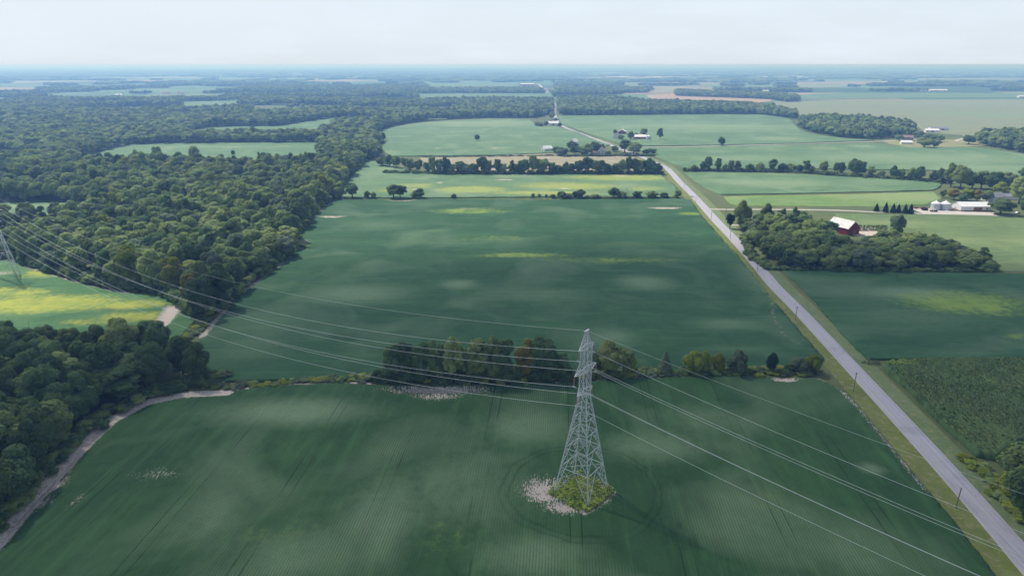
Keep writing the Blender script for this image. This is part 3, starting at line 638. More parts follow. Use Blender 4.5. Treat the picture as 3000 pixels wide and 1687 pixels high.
# tree row behind the pylon
g = 'trees in the row behind the pylon'
for x, yt, wd, kd, mt, lb in [
    (990, 853, 62, 'broad', 'leaf_deep', 'dark tree at the left end of the tree row behind the pylon'), (1022, 852, 60, 'broad', 'leaf_deep', 'dark broad tree second from the left in the row behind the pylon'),
    (1060, 855, 58, 'broad', 'leaf_deep', 'dark bushy tree just right of the left pair in the row behind the pylon'), (1098, 850, 58, 'broad', 'leaf_deep', 'dark tree under the uppermost wire in the left part of the row'),
    (1140, 840, 62, 'broad', 'leaf', 'tree with a pale green dome top left of the tallest tree in the row'), (1176, 872, 46, 'loose', 'leaf', 'lower gap filling tree left of the tallest tree in the row'),
    (1206, 830, 58, 'tall', 'leaf', 'tallest tree of the row with a pale pointed top'), (1240, 838, 52, 'broad', 'leaf', 'pale topped tree just right of the tallest tree in the row'),
    (1270, 843, 64, 'broad', 'leaf_deep', 'rounded dark tree between the pale tops and the rusty tree'), (1322, 850, 56, 'broad', 'leaf_orange', 'rusty orange leaved tree beside the big dark dome in the row'),
    (1368, 840, 84, 'broad', 'leaf_deep', 'big dark dome shaped tree left of the pylon shaft'), (1412, 885, 50, 'loose', 'leaf_deep', 'small leafy tree just left of the pylon shaft in the row')]:
    ptree(x, 962 if x < 1300 else 955, yt, wd, lb, g, kd, mt)
for x, yb, yt, wd, kd, mt, lb in [
    (1530, 945, 858, 78, 'broad', 'leaf', 'broad green tree just right of the pylon shaft'), (1568, 943, 862, 52, 'loose', 'leaf', 'leafy tree at the right side of the broad tree by the pylon'),
    (1590, 942, 895, 26, 'bush', 'leaf_yellow', 'small yellow green shrub beside the broad tree right of the pylon'), (1500, 946, 880, 44, 'loose', 'leaf_deep', 'thin dark tree directly behind the pylon shaft'),
    (1672, 941, 884, 40, 'conifer', 'leaf_grey', 'grey green cone shaped tree in the hedge right of the pylon'), (1742, 942, 884, 56, 'bush', 'leaf_yellow', 'rounded yellow green tree in the hedge right of the pylon'),
    (1770, 938, 882, 34, 'bush', 'leaf_yellow', 'slim yellow green tree behind the rounded one in the hedge'), (1806, 938, 888, 36, 'bush', 'leaf_yellow', 'small pale green tree between the yellow trees and the grey willow shape'),
    (1852, 943, 884, 56, 'bush', 'leaf_grey', 'grey green dome shaped tree in the hedge left of the road'), (1940, 935, 888, 36, 'bush', 'leaf_conifer', 'dark upright juniper in the hedge left of the road'),
    (1982, 936, 916, 28, 'bush', 'leaf_deep', 'low dark bush right of the juniper in the hedge'), (2010, 938, 900, 48, 'bush', 'leaf_grey', 'greyish brown bush near the road end of the hedge'),
    (2042, 938, 893, 44, 'bush', 'leaf_yellow', 'yellow topped bush at the road end of the hedge')]:
    ptree(x, yb, yt, wd, lb, 'trees in the hedge between the pylon and the road', kd, mt)
# thin row across the middle
for x, yt, wd, kd, mt, lb in [
    (858, 455, 40, 'loose', 'leaf', 'tree at the edge of the left wood where the thin tree row starts'), (886, 459, 34, 'tall', 'leaf_deep', 'dark tree beside the wood edge at the left of the thin row'),
    (925, 481, 18, 'bush', 'leaf_deep', 'small bush left of the tall pair in the thin row'), (940, 483, 15, 'bush', 'leaf', 'small round bush beside the other bush in the thin row'),
    (990, 457, 34, 'tall', 'leaf', 'tall left tree of the pair in the thin row across the field'), (1008, 460, 32, 'tall', 'leaf_deep', 'tall right tree of the pair in the thin row across the field'),
    (1040, 485, 18, 'bush', 'leaf', 'low bush left of the spreading round tree in the thin row'), (1056, 472, 36, 'broad', 'leaf_deep', 'spreading round tree right of the tall pair in the thin row'), (1141, 488, 16, 'bush', 'leaf_deep', 'single small bush alone in the middle of the thin row'),
    (1341, 485, 11, 'tall', 'leaf_deep', 'thin upright sapling at the left end of the right bushes'), (1357, 487, 9, 'bush', 'leaf', 'second sapling from the left of the right bushes'), (1374, 489, 9, 'bush', 'leaf_deep', 'third sapling from the left of the right bushes'),
    (1390, 489, 16, 'bush', 'leaf_deep', 'low bush right of the three saplings'), (1412, 480, 26, 'broad', 'leaf_deep', 'leafy bush left of the dark teardrop tree'), (1430, 484, 24, 'loose', 'leaf', 'airy bush beside the leafy bush'), (1446, 479, 18, 'tall', 'leaf_deep', 'slim dark tree left of the teardrop tree'),
    (1461, 477, 28, 'bush', 'leaf_deep', 'dark teardrop shaped tree in the thin row'), (1480, 492, 16, 'bush', 'leaf', 'very low bush right of the teardrop tree'), (1498, 488, 28, 'bush', 'leaf', 'round low bush in the middle of the right bushes'), (1523, 493, 18, 'bush', 'leaf', 'low bush left of the large tree in the thin row'),
    (1544, 470, 32, 'broad', 'leaf_deep', 'large tree with the highest top among the right bushes'), (1562, 482, 30, 'bush', 'leaf', 'bushy shrub against the large tree and the bare one'), (1604, 480, 28, 'broad', 'leaf_deep', 'full dark tree right of the bare tree'), (1586, 493, 20, 'bush', 'leaf', 'low growth at the foot of the bare tree'),
    (1640, 479, 32, 'broad', 'leaf', 'wide leafy tree left of the last two trees of the thin row'), (1672, 484, 24, 'bush', 'leaf_deep', 'dark bush second from the road in the thin row'), (1704, 474, 21, 'tall', 'leaf', 'last tree of the thin row beside the road')]:
    ptree(x, 499, yt, wd, lb, 'trees in the thin row across the middle', kd, mt)
# bare tree
b_ = GD(1577, 499); e = empty('bare_tree', (b_[0], b_[1], 0)); tag(e, 'bare dead tree with pale branches in the thin row', 'tree')
link('trunk', trunk_mesh('trunk', 77, 12, .22, 12, 3.2, M['dead_bark']), e); taken.append((b_[0], b_[1], 3))
# dense row farther back
rx = random.Random(5); x = 962; k = 0
while x < 1668:
    f_ = (x-962)/706
    tp = 399+8*math.sin(x*.05)+rx.uniform(-7, 8)+(6 if x > 1600 else 0)
    if x < 1060: tp = 396-6*(1060-x)/100+rx.uniform(-4, 5)
    yb = 438.5-max(0, (1090-x))*.16
    mt = rx.choice(['leaf_deep', 'leaf', 'leaf_deep', 'leaf_grey'] if 1180 < x < 1440 else ['leaf', 'leaf_deep'])
    ptree(x, yb, tp, rx.uniform(22, 34), 'tree in the dense tree row in front of the tan field', 'trees in the dense row before the tan field', rx.choice(['tall', 'broad', 'tall', 'loose']), mt)
    x += rx.uniform(12, 22); k += 1
# right hand row
g = 'trees in the row right of the road'
for x, yt, wd, kd, mt, lb in [
    (1722, 421, 12, 'bush', 'leaf_deep', 'low dark bush at the road end of the right tree row'), (1745, 415, 20, 'bush', 'leaf', 'bush between the road end and the first tall tree of the right row'), (1768, 402, 18, 'tall', 'leaf_deep', 'slender tree left of the first tall tree in the right row'),
    (1782, 391, 26, 'loose', 'leaf_deep', 'first tall dark tree of the right row counted from the road'), (1806, 393, 20, 'tall', 'leaf_deep', 'second tall dark tree with bare lower trunk in the right row'), (1822, 412, 14, 'bush', 'leaf', 'bush at the foot of the second tall tree in the right row'),
    (1838, 401, 22, 'loose', 'leaf_grey', 'pale thin crowned tree left of the pair gap in the right row'), (1854, 402, 20, 'loose', 'leaf_grey', 'pale thin crowned tree right of its twin in the right row'), (1885, 413, 26, 'bush', 'leaf_deep', 'broad low bush after the pale trees in the right row'),
    (1910, 409, 24, 'bush', 'leaf', 'round bush left of the tall dark tree in the right row'), (1944, 394, 26, 'tall', 'leaf_deep', 'tall dark tree with a forked top in the right row'), (1968, 411, 26, 'bush', 'leaf_deep', 'leafy bush right of the forked tree'),
    (1990, 411, 26, 'bush', 'leaf', 'dense low tree mid row right of the road'), (2010, 415, 22, 'bush', 'leaf_deep', 'small dark tree before the upright tree mid row'), (2026, 401, 24, 'broad', 'leaf_deep', 'upright dark tree beside the reddish bush in the right row'),
    (2043, 418, 14, 'bush', 'leaf_orange', 'reddish bush in the right tree row'), (2070, 404, 24, 'broad', 'leaf', 'rounded tree right of the reddish bush'), (2100, 406, 18, 'loose', 'leaf_grey', 'pale airy tree before the narrow dark tree'), (2114, 402, 20, 'tall', 'leaf_deep', 'narrow dark tree with reddish foot in the right row'),
    (2148, 396, 38, 'broad', 'leaf_deep', 'big broad tree in the centre of the right row'), (2165, 399, 30, 'tall', 'leaf_deep', 'tall companion of the big broad tree in the right row'), (2190, 413, 20, 'tall', 'leaf', 'smaller tree right of the big broad tree'), (2215, 428, 22, 'bush', 'leaf', 'low bush in the gap of the right row'),
    (2246, 413, 22, 'broad', 'leaf_deep', 'dark tree behind the rounded bush right of the gap'), (2262, 424, 24, 'bush', 'leaf', 'rounded bush in front of the dark tree right of the gap'), (2293, 423, 26, 'bush', 'leaf', 'leafy shrub tree left of the dark oval tree'), (2312, 415, 26, 'broad', 'leaf_deep', 'dark oval tree near the right end of the row'),
    (2346, 428, 22, 'bush', 'leaf_grey', 'pale shrub near the farm end of the right row'), (2366, 422, 26, 'bush', 'leaf', 'green shrub tree at the farm end of the right row')]:
    ptree(x, 432+max(0, x-1990)*.074, yt, wd, lb, g, kd, mt)
# single trees
ptree(1201, 355, 337, 15, 'lone tree standing in the field left of the road', None, 'broad', 'leaf_deep')
ptree(1814, 367, 343, 20, 'lone dark tree beside the gravel lane', None, 'broad', 'leaf_deep')
ptree(964, 356, 332, 20, 'single tree standing just off the left wood', None, 'broad', 'leaf_deep')
ptree(1638, 411, 402, 10, 'small round bush beside the road bend', None, 'bush', 'leaf')
# farmstead with the white house
for x, yb, yt, wd, kd, mt, lb in [
    (1400, 386, 368, 26, 'broad', 'leaf_deep', 'dark tree against the white barn left of the farmhouse clump'), (1415, 392, 370, 36, 'broad', 'leaf_grey', 'greyish round tree left in the farmhouse clump'), (1440, 378, 354, 30, 'broad', 'leaf_deep', 'dark tree at the back left of the farmhouse clump'),
    (1447, 390, 366, 34, 'broad', 'leaf_deep', 'dark front tree under the white barn roof'), (1478, 391, 358, 38, 'broad', 'leaf', 'large green tree in the middle of the farmhouse clump'), (1498, 388, 354, 34, 'broad', 'leaf_deep', 'large dark tree left of the white silo'),
    (1515, 386, 362, 22, 'loose', 'leaf', 'tree directly beside the white silo'), (1545, 382, 366, 24, 'broad', 'leaf_deep', 'low tree behind the white farmhouse'), (1572, 384, 346, 32, 'tall', 'leaf_deep', 'tall dark tree right of the white farmhouse'), (1594, 390, 355, 40, 'broad', 'leaf', 'broad tree at the right of the white farmhouse'),
    (1626, 391, 374, 22, 'broad', 'leaf_deep', 'dark round tree at the right end of the farmhouse clump'), (1640, 390, 371, 24, 'loose', 'leaf_grey', 'greyish tree nearest the road in the farmhouse clump'), (1528, 392, 380, 18, 'bush', 'leaf_deep', 'bush at the front of the white silo'),
    (1466, 392, 372, 26, 'broad', 'leaf_deep', 'dark tree in the front rank of the farmhouse clump')]:
    ptree(x, yb, yt, wd, lb, 'trees around the white farmhouse', kd, mt)
for x, yb, yt, wd, kd, mt, lb in [
    (1586, 352, 329, 20, 'broad', 'leaf_deep', 'dark tree between the pale house and the brown shed'), (1562, 352, 339, 18, 'bush', 'leaf', 'bush in front of the pale house beyond the road'), (1618, 345, 322, 24, 'loose', 'leaf', 'rounded tree behind the brown shed'),
    (1600, 345, 333, 12, 'bush', 'leaf', 'small bush left of the rounded tree behind the brown shed'), (1660, 352, 320, 19, 'loose', 'leaf_grey', 'tall pale tree right of the lone grain bin'), (1548, 338, 326, 14, 'bush', 'leaf_deep', 'low dark tree behind the pale house')]:
    ptree(x, yb, yt, wd, lb, 'trees around the brown shed farmstead', kd, mt)
for x, yb, yt, wd, kd, mt, lb in [
    (1352, 318, 306, 16, 'bush', 'leaf', 'leftmost bush of the clump around the far white shed'), (1362, 319, 309, 16, 'bush', 'leaf_grey', 'pale bush in the clump around the far white shed'), (1374, 318, 305, 14, 'bush', 'leaf_deep', 'dark bush left of the far white shed'),
    (1386, 315, 301, 16, 'broad', 'leaf_deep', 'dark tree behind the far white shed'), (1408, 320, 308, 14, 'bush', 'leaf_deep', 'round bush between the far white shed and the road'), (1389, 300, 280, 18, 'broad', 'leaf_yellow', 'yellowish tree by the straight far road'),
    (1398, 308, 296, 12, 'broad', 'leaf_deep', 'small dark tree touching the far road')]:
    ptree(x, yb, yt, wd, lb, 'trees around the far white shed', kd, mt)
# barn wood fore trees
for x, yb, yt, wd, kd, mt, lb in [
    (1864, 582, 499, 42, 'broad', 'leaf', 'tall tree standing left of the barn wood by the driveway'), (1836, 575, 531, 24, 'tall', 'leaf_conifer', 'small dark tree nearest the road by the barn wood'), (1926, 575, 511, 40, 'loose', 'leaf_deep', 'ragged tree top rising at the back of the barn wood'),
    (1962, 580, 516, 26, 'loose', 'leaf_deep', 'thin tree top between the ragged tree and the barn'), (1994, 585, 519, 30, 'loose', 'leaf_deep', 'tree top nearest the driveway left of the barn'), (2250, 612, 525, 42, 'loose', 'leaf_grey', 'tall sparse grey green tree right of the red barn')]:
    ptree(x, yb, yt, wd, lb, None, kd, mt)
for i, (x, yt, yb) in enumerate([(2204, 512, 532), (2227, 509, 534), (2246, 512, 535), (2259, 514, 535), (2276, 513, 537), (2290, 513, 537)]):
    ptree(x, yb, yt, 15, ['first spruce from the left in the row along the driveway', 'second spruce from the left along the driveway', 'third spruce from the left along the driveway', 'fourth spruce from the left along the driveway',
                          'fifth spruce from the left along the driveway', 'rightmost spruce of the row along the driveway'][i], 'spruces along the driveway', 'conifer', 'leaf_conifer', name='spruce_tree')
for x, yb, yt, wd, kd, mt, lb in [
    (2371, 497, 476, 18, 'broad', 'leaf', 'small round tree alone left of the golden trees'), (2398, 502, 473, 32, 'broad', 'leaf_orange', 'golden brown tree behind the grain bins'), (2432, 505, 472, 34, 'broad', 'leaf_yellow', 'yellow tree behind the white shed'), (2420, 510, 490, 26, 'bush', 'leaf_deep', 'dark shrub in front of the yellow tree'),
    (2458, 507, 475, 32, 'broad', 'leaf_orange', 'orange topped tree behind the white shed'), (2480, 508, 477, 30, 'broad', 'leaf', 'green tree beside the blue grey roofed house'), (2391, 470, 404, 40, 'broad', 'leaf', 'tallest tree of the farm grove left side'), (2415, 476, 410, 50, 'broad', 'leaf', 'massive tree standing at the left front of the farm grove'),
    (2445, 474, 432, 38, 'broad', 'leaf_deep', 'dark tree in the middle of the farm grove'), (2468, 474, 424, 36, 'tall', 'leaf', 'tall slim tree in the farm grove'), (2500, 480, 428, 46, 'broad', 'leaf_deep', 'wide dark tree behind the blue grey roofed house'), (2515, 492, 455, 36, 'broad', 'leaf_yellow', 'bright green round tree over the blue grey roofed house'),
    (2535, 475, 432, 44, 'broad', 'leaf', 'grove tree near the right edge of the view'), (2562, 512, 438, 50, 'broad', 'leaf', 'large shade tree with bare trunk at the right edge'), (2516, 539, 496, 62, 'broad', 'leaf_deep', 'big round dark evergreen right of the white shed'), (2582, 540, 485, 50, 'broad', 'leaf_deep', 'dark tree cut by the right edge near the parked car'),
    (2600, 480, 428, 60, 'broad', 'leaf', 'tree beyond the right edge of the grove'), (2580, 455, 420, 44, 'broad', 'leaf_deep', 'dark back tree at the right end of the grove')]:
    ptree(x, yb, yt, wd, lb, 'trees around the farm on the right', kd, mt)
for x, yb, yt, wd, kd, mt, lb in [
    (2325, 371, 345, 44, 'broad', 'leaf', 'rounded tree at the far house with the brown roof'), (2350, 371, 350, 30, 'broad', 'leaf', 'tree right of the rounded one at the far house'), (2365, 357, 340, 22, 'loose', 'leaf', 'shade tree with bare trunk on the far dry lawn'), (2350, 355, 338, 24, 'loose', 'leaf', 'middle shade tree on the far dry lawn'),
    (2336, 350, 333, 30, 'broad', 'leaf', 'tree behind the brown roofed house'), (2310, 345, 329, 36, 'broad', 'leaf_grey', 'pale tree between the wood and the brown roofed house'), (2262, 353, 338, 26, 'broad', 'leaf', 'light green tree in front of the right wood'),
    (2436, 363, 338, 34, 'broad', 'leaf_deep', 'dark tree right of the looping drive')]:
    ptree(x, yb, yt, wd, lb, 'trees around the far house with the brown roof', kd, mt)
# trees at the bottom right edge
for x, yb, yt, wd, kd, mt, lb in [
    (2590, 1275, 1095, 170, 'broad', 'leaf', 'large green tree cut by the right edge beside the corn'), (2548, 1215, 1130, 80, 'broad', 'leaf_deep', 'tree behind the large one at the right edge beside the corn'), (2540, 1252, 1175, 60, 'bush', 'leaf_yellow', 'yellow green bush in front of the tree at the right edge'),
    (2585, 1335, 1150, 120, 'broad', 'leaf_deep', 'dark lower tree at the right edge beside the road')]:
    ptree(x, yb, yt, wd, lb, None, kd, mt)
for x, yt, wd, lb in [(352, 369, 30, 'airy tall tree standing over the left wood before the pale field, leftmost of three'), (401, 364, 34, 'airy tall tree standing over the left wood before the pale field, middle of three'), (491, 363, 36, 'airy tall tree with spreading branches over the left wood, rightmost of three'), (655, 382, 18, 'small spiky tree top rising over the back of the left wood')]:
    ptree(x, 426, yt, wd, lb, None, 'loose', 'leaf')
for x, yb, yt, wd, mt, lb in [(500, 962, 862, 74, 'leaf_deep', 'dark tree at the right tip of the lower left wood beside the hedge'), (462, 945, 838, 84, 'leaf_deep', 'broad dark tree second from the right tip of the lower left wood'), (412, 935, 812, 80, 'leaf_deep', 'tree below the pale soil strip at the back of the lower left wood'),
                              (315, 925, 790, 92, 'leaf', 'tallest dome shaped tree on the back edge of the lower left wood'), (258, 920, 808, 70, 'leaf_deep', 'tree left of the tallest dome on the back edge of the lower left wood'), (508, 935, 880, 50, 'leaf_deep', 'lower tree behind the right tip of the lower left wood')]:
    ptree(x, yb, yt, wd, lb, None, 'broad', mt)
# marked trees at the tip of the left wood
for x, yb, yt, wd, kd, mt, lb in [
    (335, 722, 610, 78, 'broad', 'leaf_yellow', 'yellow green tree at the sunlit front of the left wood'), (392, 728, 618, 74, 'broad', 'leaf', 'green tree right of the yellow green one at the front of the left wood'), (438, 738, 640, 66, 'broad', 'leaf_yellow', 'yellow tipped tree near the corner of the left wood'),
    (412, 738, 668, 46, 'broad', 'leaf_deep', 'dark tree in front between the yellow trees of the left wood'), (482, 770, 684, 54, 'loose', 'leaf_orange', 'orange rusty tree at the corner of the left wood'), (512, 800, 690, 76, 'broad', 'leaf_deep', 'dark tree at the very corner of the left wood'),
    (552, 775, 660, 84, 'broad', 'leaf_deep', 'large dark tree behind the corner tree of the left wood'), (590, 725, 640, 70, 'broad', 'leaf', 'big tree on the field side of the left wood corner')]:
    ptree(x, yb, yt, wd, lb, None, kd, mt)
named = len(trees)

# ------------------------------------------------------------------ woods
W_low = poly([(525, 962), (512, 935), (470, 915), (400, 903), (0, 900), (-400, 900), (-900, 1000), (-900, 1500), (-120, 1490), (-20, 1340), (60, 1250), (130, 1165), (200, 1095), (275, 1035), (365, 996), (455, 975)])
W_left = poly([(500, 795), (470, 762), (430, 738), (290, 722), (225, 708), (130, 682), (40, 650), (-300, 640), (-500, 560), (-700, 430), (800, 430), (900, 395), (945, 380), (955, 395), (912, 408), (878, 440), (848, 480), (836, 500), (800, 520), (768, 555), (728, 610), (724, 640), (678, 672), (598, 728), (560, 775), (520, 808)])
W_mid = poly([(-1800, 430), (830, 430), (905, 396), (945, 382), (955, 360), (938, 338), (985, 318), (1040, 308), (1120, 301), (1225, 297), (1345, 297), (1388, 288), (1396, 246), (1385, 236), (-1800, 236)])
W_r1 = poly([(1408, 291), (1600, 290), (1800, 287.5), (1928, 288), (1945, 274), (1850, 267), (1650, 262), (1550, 252), (1402, 250)])
W_r1b = poly([(1900, 288), (1992, 298), (2002, 302), (1998, 291), (1940, 275)])
W_r2 = poly([(2008, 322), (2040, 333), (2110, 345), (2170, 350), (2290, 346), (2298, 330), (2280, 318), (2150, 308), (2020, 306)])
W_r3 = poly([(2455, 362), (2500, 371), (2560, 384), (2700, 400), (2900, 400), (2900, 330), (2700, 340), (2520, 348), (2460, 352)])
W_barn = poly([(1880, 578), (1870, 600), (1882, 640), (1925, 675), (1960, 681), (2100, 682), (2300, 684), (2478, 682), (2470, 662), (2400, 640), (2330, 622), (2290, 612), (2200, 616), (2100, 618), (2090, 600), (2080, 575), (1960, 570)])
W_t = poly([(1700, 232), (1950, 242), (2010, 249), (2006, 257), (1975, 257), (1930, 250), (1700, 242)])
opens = [poly(p) for p in [
    [(195, 398), (250, 382), (330, 364), (560, 361), (800, 360), (812, 375), (800, 428), (500, 430), (200, 428)], [(480, 331), (520, 322), (600, 319), (700, 318), (780, 306), (850, 296), (960, 295), (930, 306), (865, 314), (815, 332), (800, 347), (480, 348)],
    [(452, 257), (620, 253), (600, 266), (570, 280), (470, 284)], [(330, 243), (400, 238), (500, 236), (575, 240), (560, 251), (440, 254), (350, 250)], [(-60, 246), (80, 247), (75, 256), (-60, 262)], [(-60, 381), (84, 383), (70, 402), (-60, 404)],
    [(55, 297), (150, 294), (150, 301), (60, 303)], [(-300, 510), (120, 511), (236, 512), (242, 530), (224, 570), (-300, 592)], [(660, 300), (735, 298), (735, 306), (670, 306)],
    [(2096, 585), (2176, 585), (2176, 636), (2096, 636)], [(2160, 590), (2240, 590), (2250, 612), (2170, 620)],
    [(1345, 322), (1345, 300), (1400, 288), (1420, 300), (1410, 322)], [(1040, 232), (1395, 231), (1395, 255), (1060, 256)], [(150, 236), (330, 236), (330, 243), (200, 242)], [(2330, 326), (2420, 325), (2420, 336), (2330, 336)]]]
def grid_pts(pg, sp, jit=.32):
    A = np.array(pg); x0, y0 = A.min(0); x1, y1 = A.max(0)
    gx, gy = np.meshgrid(np.arange(x0, x1, sp), np.arange(y0, y1, sp)); gx = gx+(np.arange(gx.shape[0]) % 2)[:, None]*sp*.5
    g_ = np.stack([gx.ravel(), gy.ravel()], 1); g_ = g_+nr.uniform(-jit, jit, g_.shape)*sp; return g_[inpoly(g_, pg)]
def clear(g_, extra=0.0):
    keep = np.ones(len(g_), bool)
    for pg in opens: keep &= ~inpoly(g_, pg)
    keep &= seg_dist(g_, [p for p in road_l]) > 8.5
    for x_, y_, r_ in taken: keep &= np.hypot(g_[:, 0]-x_, g_[:, 1]-y_) > r_*.8+1.5+extra
    a = g_[:, 0]/(g_[:, 1]*_c+CAMH*_s)*FPX+1500; keep &= (a > -260) & (a < 3260) & (g_[:, 1] > 60)
    return g_[keep]
cand = []   # x, y, h, w, zone
ZL = {'low': ('broadleaf tree of the shaded wood at the lower left', 'trees of the shaded lower left wood'),
      'left': ('broadleaf tree of the large wood left of the middle field', 'trees of the large left wood'),
      'barn': ('broadleaf tree of the small wood around the red barn', 'trees of the wood around the red barn')}
def add_zone(pg, sp, h, wd, zone, hv=.14):
    for x_, y_ in clear(grid_pts(pg, sp)):
        q = float(vnoise(x_, y_, 45, 9)); hh = h*(.84+.32*q)*nr.uniform(1-hv, 1+hv); ww = wd*nr.uniform(.72, 1.32)
        if zone == 'barn': hh *= 1.30 if x_ < GD(2110, 640)[0] else 1.0
        cand.append((x_, y_, hh, ww, zone))
add_zone(W_low, 8.8, 18, 13.5, 'low', .2); add_zone(W_left, 10.2, 18.5, 15, 'left', .28); add_zone(W_barn, 7.4, 10, 11.5, 'barn', .25)
# understory along the wood rims
near_c = sorted(cand, key=lambda c_: -(c_[2]/math.hypot(c_[0], c_[1])) if -60 < c_[0]/(c_[1]*_c+CAMH*_s)*FPX+1500 < 3060 else 1)
NIND = max(0, 300-named)
ind = near_c[:NIND]; rest = near_c[NIND:]
for x_, y_, hh, ww, z_ in ind:
    q = float(vnoise(x_, y_, 30, 2)); u_ = rng.random()
    if z_ == 'low': mt = 'leaf_deep' if u_ < .8 else 'leaf'
    elif z_ == 'barn': mt = 'leaf_deep' if u_ < .55 else 'leaf' if u_ < .96 else 'leaf_orange'
    else: mt = 'leaf_yellow' if u_ > .975 else 'leaf' if u_ < .62 else 'leaf_deep' if u_ < .9 else 'leaf_grey'
    tree((x_, y_), hh, ww, ZL[z_][0], ZL[z_][1], rng.choice(['broad', 'broad', 'broad', 'loose', 'tall']), mt)

# the rest of the woodland: one mass
MID = [crown('canopy_tree', 200+i, 2200, 1.0, lobes=18, lr=(.30, .48), core=1, mat=M['leaf' if i < 3 else 'leaf_deep' if i < 5 else 'leaf_grey']) for i in range(6)] + [crown('canopy_tree', 210, 1500, 1.2, lobes=22, core=1, mat=M['leaf_yellow'])] + [crown('canopy_tree', 211+i, 1700, 1.0, W=8.5, H=18, lobes=16, lr=(.32, .5), core=1, loose=.06, mat=M['leaf' if i else 'leaf_deep']) for i in range(2)]
FAR = [crown('canopy_tree_far', 220+i, 260, 2.3, lobes=11, lr=(.34, .55), core=1, mat=M['leaf' if i < 3 else 'leaf_deep' if i < 5 else 'leaf_grey']) for i in range(6)]
def clump(seed, n, rad, mat):
    r = np.random.default_rng(seed); parts = []
    for k in range(n):
        a = r.uniform(0, 6.283); q = rad*math.sqrt(r.uniform()); c_ = np.array([q*math.cos(a), q*math.sin(a), r.uniform(7, 12)]); s_ = r.uniform(6, 10)
        v, f = ICO[1]; parts.append((v*(1+r.uniform(-.25, .2, (len(v), 1)))*np.array([s_, s_, s_*.75])+c_, f))
    n_ = 12; ang = np.arange(n_)/n_*6.283; V = np.concatenate([np.stack([np.cos(ang)*rad*.92, np.sin(ang)*rad*.92, 0*ang], 1), np.stack([np.cos(ang)*rad*.85, np.sin(ang)*rad*.85, 0*ang+11], 1)])
    parts.append((V, np.array([(i, (i+1) % n_, n_+(i+1) % n_, n_+i) for i in range(n_)]))); parts.append((V, np.array([[n_+i for i in range(n_)]])))
    return quads_mesh('canopy_clump', parts, mat)
CL = [clump(300+i, 26, 36, M['leaf' if i < 2 else 'leaf_deep']) for i in range(4)]
P_ = []   # x,y,z,sx,sz,rot,idx
def addp(x_, y_, hh, ww, lod):
    z0 = 0
    if lod == 'mid':
        i = int(nr.choice([0, 1, 2, 3, 4, 5, 6, 7, 8], p=[.20, .19, .18, .09, .07, .10, .02, .06, .09])); P_.append((x_, y_, z0, ww/11, hh/16, nr.uniform(0, 6.28), i))
    elif lod == 'far':
        P_.append((x_, y_, z0, ww/11, hh/16, nr.uniform(0, 6.28), 9+int(nr.integers(0, 6))))
    else: P_.append((x_, y_, z0, ww, hh, nr.uniform(0, 6.28), 15+int(nr.integers(0, 4))))
for x_, y_, hh, ww, z_ in rest: addp(x_, y_, hh, ww, 'mid' if y_ < 950 else 'far')
for pg, sp in ((W_mid, 11), (W_r1, 11), (W_r1b, 11), (W_r2, 10), (W_r3, 10), (W_t, 13)):
    for x_, y_ in clear(grid_pts(pg, sp)):
        if pg is W_mid and y_ > 1150 and .55*vnoise(x_, y_*2.0, 330, 31)+.45*vnoise(x_, y_*2.4, 150, 32) < (.47 if x_ < -150 else .24): continue
        hh = 16.5*(.84+.32*float(vnoise(x_, y_, 70, 9)))*nr.uniform(.85, 1.15); addp(x_, y_, hh, sp*1.35*nr.uniform(.8, 1.25), 'mid' if y_ < 950 else 'far')
# distant country: patchwork of woods and fields up to the horizon
def wooded(x, y):
    n = .35*vnoise(x, y*.8, 900, 21)+.35*vnoise(x+300, y*1.3, 380, 22)+.3*vnoise(x-100, y*1.5, 190, 24); thr = np.where(x < 600, .495, .54)+.10*(vnoise(x, y, 4000, 23)-.5); return n > thr
keepopen = [poly(p) for p in [[(1060, 209), (1330, 207), (1345, 226), (1080, 227)], [(1310, 206), (1390, 205), (1400, 236), (1320, 222)], [(1960, 234), (2700, 228), (2700, 250), (1960, 250)], [(1560, 208), (1730, 207), (1710, 215), (1570, 216)], [(1560, 235), (1760, 232), (1980, 244), (1990, 262), (1620, 262)],
            [(2290, 197), (2760, 196), (2760, 205), (2300, 206)], [(1990, 208), (2130, 207), (2200, 216), (2060, 224), (2000, 222)], [(1930, 250), (2800, 245), (2800, 350), (2330, 340), (1930, 300)]]]
def far_points(y0, y1, sp, fn):
    ys = y0
    while ys < y1:
        hw = (ys*_c+CAMH*_s)/FPX*1700+100; xs = np.arange(-hw, hw, sp)+nr.uniform(-.4, .4, int(math.ceil(2*hw/sp)))[:len(np.arange(-hw, hw, sp))]*sp
        yy = ys+nr.uniform(-.4, .4, len(xs))*sp; g_ = np.stack([xs, yy], 1); kp = wooded(xs, yy)
        for pg in keepopen: kp &= ~inpoly(g_, pg)
        kp &= ~inpoly(g_, W_mid) & (seg_dist(g_, road_l) > 12); 
        for q in g_[kp]: fn(float(q[0]), float(q[1]))
        ys += sp*.95
bound = GD(1288, 236)[1]
far_points(bound-350, 4300, 15, lambda x_, y_: None if (x_ > GD(1400, 236)[0]-200 and y_ < GD(1400, 243)[1]) else addp(x_, y_, nr.uniform(12, 19), nr.uniform(15, 22), 'far'))
far_points(4300, 17000, 66, lambda x_, y_: P_.append((x_, y_, float(relief(x_, y_))-1, nr.uniform(.9, 1.3), nr.uniform(.7, 1.15), nr.uniform(0, 6.28), 15+int(nr.integers(0, 4)))))
far_points(17000, 29000, 170, lambda x_, y_: P_.append((x_, y_, float(relief(x_, y_))-2, nr.uniform(2.6, 3.6), nr.uniform(.9, 1.4), nr.uniform(0, 6.28), 15+int(nr.integers(0, 4)))))
print('individual trees', len(trees), 'woodland points', len(P_))

